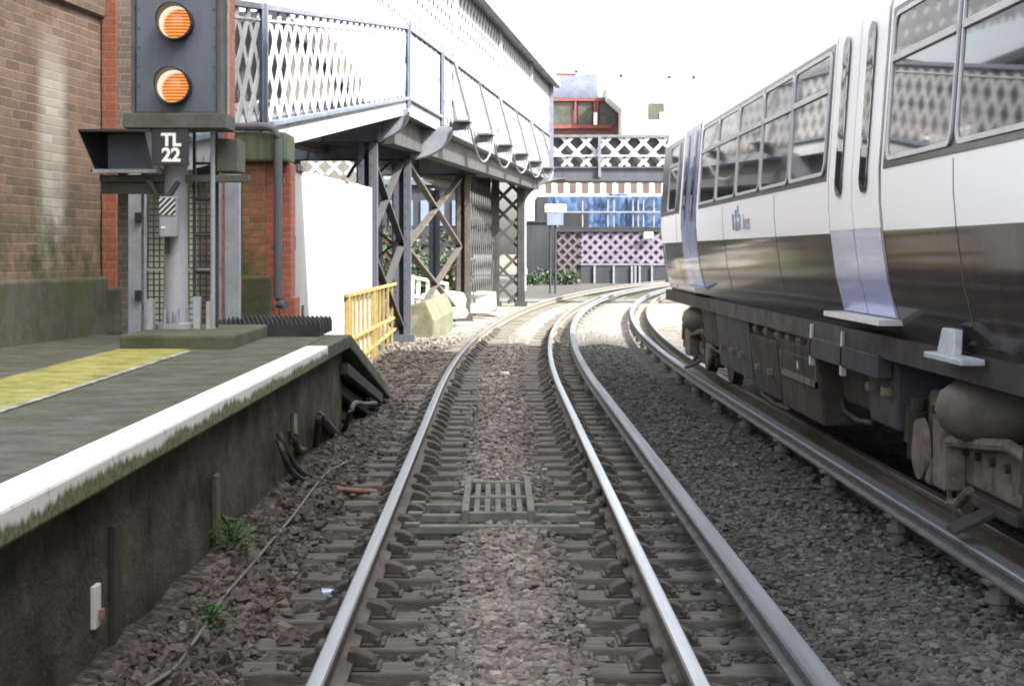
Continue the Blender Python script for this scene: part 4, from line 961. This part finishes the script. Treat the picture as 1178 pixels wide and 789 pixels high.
    mb = MB(); mb.tube([(bx - .05, yc + .2, .3), (bx - .08, yc + .35, .2), (bx - .05, yc + .62, .17), (bx, yc + .8, .26)], .03, 8); mb.tube([(bx - .04, yc + .9, .45), (bx - .07, yc + 1.05, .25)], .04, 8); mb.build('brake_rigging', M['bogie'], b, smooth=True)
bogie(10.35); bogie(24.6)

# unseen block added behind the train to shade the near tracks
sb = empty('station_building', (11, 5, 0), 'tall brick station building behind the train', 'building')
mb = MB(); mb.box(8, 15, -45, 13.5, -.5, 17.5); mb.build('main_block', M['station'], sb)
mb = MB(); mb.box(8, 15, 13.5, 28.5, -.5, 11.2); mb.build('rear_block', M['station'], sb)  # lower here so sun still reaches the hoarding and ramp
mb = MB(); mb.box(8, 8.25, 29.6, 32.6, -.5, 9.5); mb.build('screen_wall', M['station'], sb)  # thin unseen screen added to leave a lit strip across the track
mb = MB(); mb.box(7.8, 15.2, -45.2, 13.7, 17.5, 17.8); mb.build('roof', M['far_dark'], sb)

# ------------------------------------------------------------------ track-side bits
# timber grating
gr = empty('track_grating', (.02, 13.1, -.2), 'slatted grating and cross bars fixed between the rails', 'grating')
gz = -.085
for x in (-.21, .235):
    mb = MB(); mb.box(x - .025, x + .025, 12.25, 14.15, -.16, gz + .03); mb.build('side_bar', M['grate'], gr, bevel=.006)
for x in np.linspace(-.135, .16, 5):
    mb = MB(); mb.box(x - .02, x + .02, 12.27, 14.12, -.15, gz); mb.build('slat', M['grate'], gr, bevel=.005)
for yv in (12.3, 13.1, 13.95):
    mb = MB(); mb.box(-.2, .23, yv - .035, yv + .035, -.14, gz + .012); mb.build('cross_slat', M['grate'], gr, bevel=.005)
for yv in (12.12, 12.62, 13.15):
    for a, b in ((-.58, -.24), (.265, .63)) if yv > 12.2 else ((-.60, .65),):
        mb = MB(); mb.box(a, b, yv - .045, yv + .045, -.19, -.135); br_ = mb.build('cross_bar', M['grate'], gr, bevel=.008)
        for x in ((-.56,) if b < 0 else (.6,) if a > 0 else (-.56, .6)):
            mb = MB(); mb.box(x - .05, x + .05, yv - .05, yv + .05, -.134, -.12); mb.build('fixing_plate', M['grate'], br_)
# cables on the platform side
def hang(pts, r, label, name='cable', m='cable'):
    P = [Vector(p) for p in pts]; out = []
    for i in range(len(P) - 1):
        p0, p1, p2, p3 = P[max(i - 1, 0)], P[i], P[i + 1], P[min(i + 2, len(P) - 1)]
        for q in range(6):
            t = q / 6; out.append(.5 * ((2 * p1) + (-p0 + p2) * t + (2 * p0 - 5 * p1 + 4 * p2 - p3) * t * t + (-p0 + 3 * p1 - 3 * p2 + p3) * t ** 3))
    out.append(P[-1]); mb = MB(); mb.tube(out, r, 8); return tag(mb.build(name, M[m], smooth=True), label, 'cable')
def wallpt(x, y, X): d = X * F / (x - 571); return (X, d, pz(y, d))
hang([wallpt(320, 498, -1.44), wallpt(327, 512, -1.40), wallpt(337, 532, -1.36), hit(350, 545), hit(366, 552)], .022, 'thick black cable drooping from the platform wall, upper of the bundle')
hang([wallpt(320, 506, -1.44), wallpt(326, 522, -1.40), wallpt(334, 540, -1.37), hit(346, 551), hit(362, 556)], .022, 'thick black cable drooping from the platform wall, lower of the bundle')
hang([wallpt(338, 478, -1.42), wallpt(340, 512, -1.38), hit(350, 518), hit(362, 516), wallpt(366, 488, -1.37), wallpt(369, 477, -1.36), hit(386, 498), hit(396, 496), wallpt(403, 474, -1.33), wallpt(408, 464, -1.32), wallpt(420, 465, -1.28), wallpt(432, 464, -1.22)], .026, 'grey black cable looping along the platform end to the ramp')
hang([wallpt(370, 480, -1.38), wallpt(376, 488, -1.36), hit(386, 499)], .04, 'stout dark pipe slanting under the platform end', 'drain_pipe')
UPZ = Vector((0, 0, .035))
hang([hit(196, 786) + Vector((-.05, -.8, .1))] + [hit(*q) + UPZ for q in ((196, 786), (216, 757), (232, 735), (247, 711), (262, 690), (277, 672), (292, 655), (307, 636), (322, 618), (340, 596), (362, 566), (378, 548), (400, 536))], .009, 'long thin grey cable lying along the stones by the platform', m='cable_grey')
mb = MB(); mb.tube([hit(386, 566) + Vector((0, 0, .02)), hit(432, 569) + Vector((0, 0, .02))], .022, 8); tag(mb.build('steel_bar', M['rust'], smooth=True), 'short rusty pink bar lying left of the rail', 'bar')
mb = MB(); mb.box(-1.56, -1.50, 6.83, 6.93, .26, .42); sgn = mb.build('marker_plate', M['white_rail'], bevel=.004); tag(sgn, 'narrow white marker plate fixed low on the platform wall', 'sign')
mb = MB(); mb.box(-1.499, -1.485, 6.88, 6.925, .29, .325); mb.build('red_tag', M['rust'], sgn)
# weeds
def weed(c, h, n, label, spread=.12):
    mb = MB()
    for k in range(n):
        a = rng.uniform(0, 6.28); r = spread * rng.uniform(0, 1) ** .7; z = h * rng.uniform(.05, 1.) * (1 - .5 * r / spread)
        p = Vector((c[0] + r * math.cos(a), c[1] + 1.3 * r * math.sin(a), c[2] + z)); d = Vector((math.cos(a + rng.normal() * .6), math.sin(a + rng.normal() * .6), rng.uniform(-.2, .9))).normalized()
        L = rng.uniform(.02, .045); w = d.cross(Vector((0, 0, 1))).normalized() * L * .3
        mb.add([p - d * L * .5, p + w, p + d * L, p - w], [(0, 1, 2, 3)])
    for k in range(9):
        a = rng.uniform(0, 6.28); r = spread * rng.uniform(.2, .8); mb.tube([c, (c[0] + r * .5 * math.cos(a), c[1] + r * .5 * math.sin(a), c[2] + h * .5), (c[0] + r * math.cos(a), c[1] + r * math.sin(a), c[2] + h * .85)], .003, 4)
    return tag(mb.build('weed', M['leaf']), label, 'weed')
weed(tuple(hit(265, 632)), .18, 200, 'larger green weed growing by the pale patch of the platform wall', .16)
weed(tuple(hit(240, 718)), .10, 100, 'smaller grassy weed beside the thin cable', .09)
# litter
mb = MB(); v = SP[3] * np.array([.045, .05, .05]) * rng.uniform(.8, 1.3, (12, 1)) + np.array(hit(379, 694) + Vector((0, 0, .04))); mb.add([tuple(q) for q in v], [tuple(int(i) for i in f) for f in SF])
tag(mb.build('wrapper', M['litter']), 'crumpled blue and white wrapper against the left rail', 'litter')
mb = MB(); v = SP[5] * np.array([.06, .06, .03]) + np.array((.13, 27.0, -.10)); mb.add([tuple(q) for q in v], [tuple(int(i) for i in f) for f in SF])
tag(mb.build('paper_scrap', M['signwhite']), 'small white paper scrap lying between the rails', 'litter')

# ------------------------------------------------------------------ background
def bush(c, rx, ry, rz_, n, label):
    e = empty('bush', c, label, 'bush', 'bushes beyond the footbridge'); mb = MB()
    cl = [(rng.uniform(-.7, .7) * rx, rng.uniform(-.7, .7) * ry, rng.uniform(.2, .8) * rz_, rng.uniform(.3, .5)) for _ in range(9)]
    for k in range(n):
        q = cl[k % 9]; d = rng.normal(size=3); d /= np.linalg.norm(d); rr = q[3] * rng.uniform(.6, 1.1)
        p = Vector((c[0] + q[0] + d[0] * rr * rx, c[1] + q[1] + d[1] * rr * ry, max(c[2], c[2] + q[2] + d[2] * rr * rz_)))
        a = Vector(rng.normal(size=3)).normalized() * rng.uniform(.06, .14); b = a.cross(Vector(rng.normal(size=3))).normalized() * rng.uniform(.04, .09)
        mb.add([p - a, p + b, p + a, p - b], [(0, 1, 2, 3)])
    mb.build('foliage', M['bush'], e)
    mb = MB()
    for k in range(4): mb.tube([(c[0], c[1], c[2]), (c[0] + rng.uniform(-.4, .4) * rx, c[1], c[2] + .7 * rz_)], [.05, .02], 6)
    mb.build('stem', M['bogie'], e)
bush((px(480, 76), 76, -.3), 1.8, 1., 3.0, 1900, 'wide dark green bush behind the left bridge columns')
bush((px(510, 74), 74, -.3), 1.5, 1., 2.5, 1500, 'green bush seen through the brown bracing')
bush((px(440, 80), 80, -.3), 1.8, 1., 2.6, 1200, 'tall green bush nearest the yellow railing')
bush((px(617, 106), 106, -.3), 1.2, 1., .9, 700, 'low green bush at the foot of the dark wall')
bush((px(650, 107), 107, -.3), 1.3, 1., .9, 700, 'low green bush below the brown lattice fence')
rb = empty('brick_building', (px(445, 95), 95, -.3), 'red brick building glimpsed between the left bridge columns', 'building')
mb = MB(); mb.box(px(405, 95), px(470, 95), 95, 100, -.3, 2.6); mb.build('wall', M['far_red_brick'], rb)
mb = MB(); mb.box(px(451, 95), px(456, 95), 94.9, 95, -.1, 1.6); mb.build('door', M['far_dark'], rb)
mb = MB(); mb.box(px(403, 95), px(472, 95), 94.8, 100.2, 2.6, 2.9); mb.build('roof', M['far_dark'], rb)
pb2 = empty('pale_building', (px(470, 130), 130, -.3), 'grey building with pale blue windows far behind the bridge columns', 'building')
mb = MB(); mb.box(px(330, 130), px(540, 130), 130, 138, -.3, 6.5); mb.build('wall', M['far_dark'], pb2)
for x in range(340, 530, 18):
    mb = MB(); mb.box(px(x, 130), px(x + 9, 130), 129.9, 130, 3.6, 5.4); mb.build('window', M['signblue'], pb2)
mb = MB(); mb.box(px(328, 130), px(542, 130), 129.7, 138.2, 6.5, 6.9); mb.build('roof', M['far_curve'], pb2)
mb = MB(); mb.tube([(px(497, 72), 72, -.2), (px(497, 72), 72, 4.2)], .09, 10); mb.box(px(497, 72) - .14, px(497, 72) + .14, 71.86, 72.14, -.25, -.1); tag(mb.build('blue_pole', M['signblue'], smooth=True), 'pale blue pole seen through the brown bracing', 'pole')
mb = MB(); mb.tube([(px(603.5, 90), 90, -.2), (px(603.5, 90), 90, 4.6)], .07, 10); mb.box(px(603.5, 90) - .13, px(603.5, 90) + .13, 89.9, 90.1, .6, .9); tag(mb.build('pale_pole', M['lt_steel'], smooth=True), 'slim pale pole right of the lattice pier', 'pole')
sn = empty('platform_sign', (px(638, 84), 84, -.2), 'white board on two thin posts below the bridge span', 'sign')
mb = MB(); mb.box(px(627, 84), px(651.5, 84), 83.9, 84.0, 3.55, 3.9); mb.build('board', M['signwhite'], sn)
mb = MB(); mb.box(px(629.5, 84), px(648, 84), 83.92, 84.0, 2.95, 3.5); mb.build('lower_board', M['signblue'], sn)
for x in (633, 639):
    mb = MB(); mb.tube([(px(x, 84), 84.05, -.3), (px(x, 84), 84.05, 3.9)], .05, 8); mb.build('post', M['far_dark'], sn, smooth=True)
mb = MB(); mb.box(px(605, 114), px(641, 114), 114, 116, -.4, pz(256, 114)); mb.box(px(604, 114), px(642, 114), 113.9, 116, pz(256, 114), pz(254, 114)); tag(mb.build('retaining_wall', M['far_dark']), 'dark retaining wall at the left end of the lattice fence', 'wall')
lf = empty('lattice_fence', (px(700, 112), 112, -.3), 'pale purple lattice parapet on a dark wall across the far end of the tracks', 'fence')
zt, zb = pz(264, 112), pz(303, 112)
mb = MB(); lattice(mb, (px(668, 112), 112, zb), (px(800, 112), 112, zb), (px(668, 112), 112, zt - .15), (px(800, 112), 112, zt - .15), .62, .2, .04, (0, -1, 0)); mb.build('lattice', M['purple_lattice'], lf)
mb = MB(); lattice(mb, (px(641, 112), 112, pz(313, 112)), (px(668, 112), 112, pz(313, 112)), (px(641, 112), 112, zt - .15), (px(668, 112), 112, zt - .15), .62, .15, .04, (0, -1, 0)); mb.build('lattice', M['brown_lattice'], lf)
mb = MB(); mb.box(px(640, 112), px(800, 112), 112.1, 112.3, pz(314, 112), zt - .1); mb.build('backing', M['under_blue'], lf)
mb = MB(); mb.box(px(640, 112), px(800, 112), 111.85, 112.3, zt - .15, zt); mb.build('top_rail', M['far_dark'], lf)
mb = MB(); mb.box(px(668, 112), px(800, 112), 111.8, 112.05, -.5, zb - .1); mb.build('base_wall', M['far_dark'], lf)
mb = MB(); mb.box(px(668, 112), px(800, 112), 111.75, 112.05, zb - .12, zb); mb.build('bottom_rail', M['purple_lattice'], lf)
for x in (684, 706, 727, 731, 736, 750):
    mb = MB(); mb.box(px(x, 111.7) - .06, px(x, 111.7) + .06, 111.68, 111.8, -.4, zb - .15); mb.build('post', M['scaf'], lf)
mb = MB(); mb.box(px(741, 111.7), px(751, 111.7), 111.6, 111.7, pz(274, 111.7), pz(267, 111.7)); mb.build('notice', M['signwhite'], lf)
# scaffolded building with blue sheeting
sc_ = empty('scaffolded_building', (px(690, 128), 128, -.3), 'building wrapped in blue sheeting and scaffold beyond the lattice fence', 'building')
mb = MB(); mb.box(px(618, 130), px(800, 130), 130, 140, -.3, pz(226, 130)); mb.build('wall', M['far_dark'], sc_)
for x0, x1, y0, y1 in ((630, 640, 225, 245), (641, 676, 225, 243), (677, 699, 227, 262), (699, 722, 223, 262), (722, 757, 226, 262), (757, 800, 226, 262)):
    d = 128.5 + random.uniform(-.3, .3); mb = MB(); nx, nz = 10, 5; vs = []
    for b in range(nz + 1):
        for a in range(nx + 1): vs.append((px(x0 + (x1 - x0) * a / nx, d), d + .18 * mnoise.noise((a * .9 + x0, b * .9, 1)), pz(y1 + (y0 - y1) * b / nz, d)))
    mb.add(vs, [(b * (nx + 1) + a, b * (nx + 1) + a + 1, (b + 1) * (nx + 1) + a + 1, (b + 1) * (nx + 1) + a) for b in range(nz) for a in range(nx)]); mb.build('sheeting', M['sheet_blue'], sc_, smooth=True, ang=180)
for x in (641, 670, 699, 706, 728, 734, 740, 752, 770):
    mb = MB(); mb.tube([(px(x, 128), 128, -.3), (px(x, 128), 128, pz(222, 128))], .06, 6); mb.build('scaffold_pole', M['scaf'], sc_)
for yv in (226, 244, 262):
    mb = MB(); mb.bar((px(630, 127.9), 127.9, pz(yv, 127.9)), (px(800, 127.9), 127.9, pz(yv, 127.9)), .1, .1); mb.build('ledger', M['scaf'] if yv != 262 else M['far_dark'], sc_)
tb = empty('terraced_building', (px(690, 146), 146, -.3), 'white terraced building with brown windows above the blue sheeting', 'building')
mb = MB(); mb.box(px(606, 146), px(800, 146), 146, 155, -.3, pz(196, 146)); mb.build('wall', M['far_white'], tb)
for x in range(628, 770, 14):
    mb = MB(); mb.box(px(x, 146), px(x + 7, 146), 145.9, 146, pz(222, 146), pz(208, 146)); mb.build('window', M['far_brown'], tb)
mb = MB(); mb.box(px(605, 146), px(801, 146), 145.6, 155, pz(196, 146), pz(194, 146)); mb.build('parapet', M['far_white'], tb)
sh = empty('station_house', (-9, 46, -.3), 'grey brick station house standing left of the footbridge ramp', 'building')
mb = MB(); mb.box(-18, -7.2, 36, 60, -.3, 7.7); mb.build('wall', M['house_brick'], sh)
for zz in (1.4, 4.3):
    for k in range(7):
        mb = MB(); y_ = 38 + 3.4 * k; mb.box(-7.24, -7.17, y_, y_ + 1.5, zz, zz + 2.2); w_ = mb.build('window', M['far_white'], sh)
        mb = MB(); mb.box(-7.16, -7.14, y_ + .12, y_ + 1.38, zz + .12, zz + 2.08); mb.build('pane', M['far_glass'], w_)
mb = MB(); mb.box(-18.3, -6.9, 35.7, 60.0, 7.7, 7.95); mb.build('roof', M['far_dark'], sh)
mb = MB(); mb.box(-18, -7.2, 60.01, 101, -.3, 9.3); mb.build('tall_wing', M['house_brick'], sh)  # dark mass added so the ramp lattice slits read dark
mb = MB(); mb.box(-17, -7.3, 76, 100, 9.6, 11.2); mb.build('attic', M['house_brick'], sh)  # added on top to darken the slits farther right
mb = MB(); mb.box(-18.3, -6.9, 60.02, 101.3, 9.3, 9.6); mb.build('roof', M['far_dark'], sh)
# red framed building above the span
d = 175.
rf = empty('red_framed_building', (px(680, d), d, -.3), 'red framed glazed building with curved grey roof above the bridge span', 'building')
mb = MB(); mb.box(px(622, d), px(722, d), d + .3, d + 12, -.3, pz(112, d)); mb.build('wall', M['far_red_brick'], rf)
for x0, x1 in ((634, 659), (665, 681), (690, 708)):
    mb = MB(); mb.box(px(x0, d), px(x1, d), d + .1, d + .28, pz(144, d), pz(117, d)); mb.build('window', M['far_glass'], rf)
for x in (631, 662, 684, 687):
    mb = MB(); mb.box(px(x - 1.2, d), px(x + 1.2, d), d - .1, d + .1, pz(148, d), pz(113, d)); mb.build('frame_post', M['far_red'], rf)
for yv, h in ((115, 3), (146, 4)):
    mb = MB(); mb.box(px(622, d), px(703, d), d - .15, d + .1, pz(yv + h / 2, d), pz(yv - h / 2, d)); mb.build('frame_beam', M['far_red'], rf)
mb = MB(); nn = 8; vs = []
for k in range(nn + 1):
    a = math.pi / 2 * k / nn; yv = d + 3.0 * (1 - math.cos(a)); z = pz(113, d) + (pz(84, d) - pz(113, d)) * math.sin(a); vs += [(px(626, d), yv, z), (px(688, d), yv, z)]
mb.add(vs, [(2 * k, 2 * k + 1, 2 * k + 3, 2 * k + 2) for k in range(nn)]); mb.build('curved_roof', M['far_curve'], rf, smooth=True, ang=180)
mb = MB(); mb.box(px(628, d), px(664, d), d + 3.0, d + 6, pz(86, d), pz(81, d)); mb.build('ridge', M['far_red'], rf)
mb = MB(); mb.box(px(684, d - 2), px(688, d - 2), d - .4, d - .15, pz(144, d), pz(130, d)); mb.build('notice', M['signwhite'], rf)
wb = empty('white_building', (px(745, 170), 170, -.3), 'plain white rendered building with one small grey window right of the red frame', 'building')
mb = MB(); mb.prism([(px(716, 170), 170, -.3), (px(840, 170), 170, -.3), (px(840, 170), 170, pz(96, 170)), (px(700, 170), 170, pz(96, 170)), (px(700, 170), 170, pz(112, 170)), (px(716, 170), 170, pz(126, 170))], (0, 10, 0)); mb.build('wall', M['far_white'], wb)
mb = MB(); mb.box(px(746, 170), px(764, 170), 169.8, 169.99, pz(137, 170), pz(119, 170)); mb.build('window', M['far_glass'], wb)
mb = MB(); mb.box(px(760, 169), px(764, 169), 169.7, 169.9, pz(137, 170), pz(130, 170)); mb.build('blind', M['far_white'], wb)

mb = MB(); mb.tube([(px(625, 150) + (px(900, 150) - px(625, 150)) * t / 20, 150, pz(84 + 6 * (t / 20) - 8 * (1 - (t / 10 - 1) ** 2) * -.4, 150)) for t in range(21)], .03, 5)
w_ = tag(mb.build('overhead_wire', M['far_dark']), 'thin overhead wire with small dark fittings above the far roofs', 'wire')
for x, yv in ((663, 83.5), (714.5, 88), (770, 90), (798, 90)):
    mb = MB(); c = (px(x, 150), 150, pz(yv - 1, 150)); mb.tube([(c[0], 150, c[2] - .12), (c[0], 150, c[2]), (c[0], 150, c[2] + .14)], [.1, .14, .06], 8); mb.build('fitting', M['far_dark'], w_)
# ------------------------------------------------------------------ light, sky, camera
sx, sy, sz = .62, -.36, .70                      # towards the sun: right and a little behind us
sd = Vector((sx, sy, sz)).normalized()
el = math.asin(sd.z); az = math.atan2(sd.x, sd.y)
sun = bpy.data.lights.new('sun', 'SUN'); sun.energy = 2.9; sun.angle = R(.53); sun.color = (1., .955, .88)
so = bpy.data.objects.new('sun', sun); COL.objects.link(so); so.rotation_euler = (-sd).to_track_quat('-Z', 'Y').to_euler()
wld = bpy.data.worlds.new('World'); scene.world = wld; wld.use_nodes = True
nt = wld.node_tree; bg = nt.nodes['Background']
sky = nt.nodes.new('ShaderNodeTexSky'); sky.sky_type = 'NISHITA'; sky.sun_disc = False; sky.sun_elevation = el; sky.sun_rotation = az
sky.air_density = 1.; sky.dust_density = 4.5; sky.ozone_density = 1.
hsv = nt.nodes.new('ShaderNodeHueSaturation'); hsv.inputs['Saturation'].default_value = .38; nt.links.new(sky.outputs[0], hsv.inputs['Color']); tint = nt.nodes.new('ShaderNodeMix'); tint.data_type = 'RGBA'; tint.blend_type = 'MULTIPLY'; tint.inputs[0].default_value = 1; tint.inputs[7].default_value = (1, .99, .95, 1); nt.links.new(hsv.outputs[0], tint.inputs[6]); nt.links.new(tint.outputs[2], bg.inputs[0]); bg.inputs[1].default_value = .13
cam = bpy.data.cameras.new('camera'); co = bpy.data.objects.new('camera', cam); COL.objects.link(co); scene.camera = co
co.location = (0, 0, EYE); co.rotation_euler = (R(90), 0, 0)
cam.sensor_width = 36; cam.lens = F / 1178 * 36; cam.shift_x = 18 / 1178; cam.shift_y = -103.5 / 1178
cam.clip_start = .1; cam.clip_end = 5000
scene.view_settings.view_transform = 'Standard'; scene.view_settings.look = 'None'; scene.view_settings.exposure = 0
scene.cycles.film_exposure = 6.2
scene.cycles.filter_width = 1.9
scene.cycles.max_bounces = 6; scene.cycles.use_denoising = True
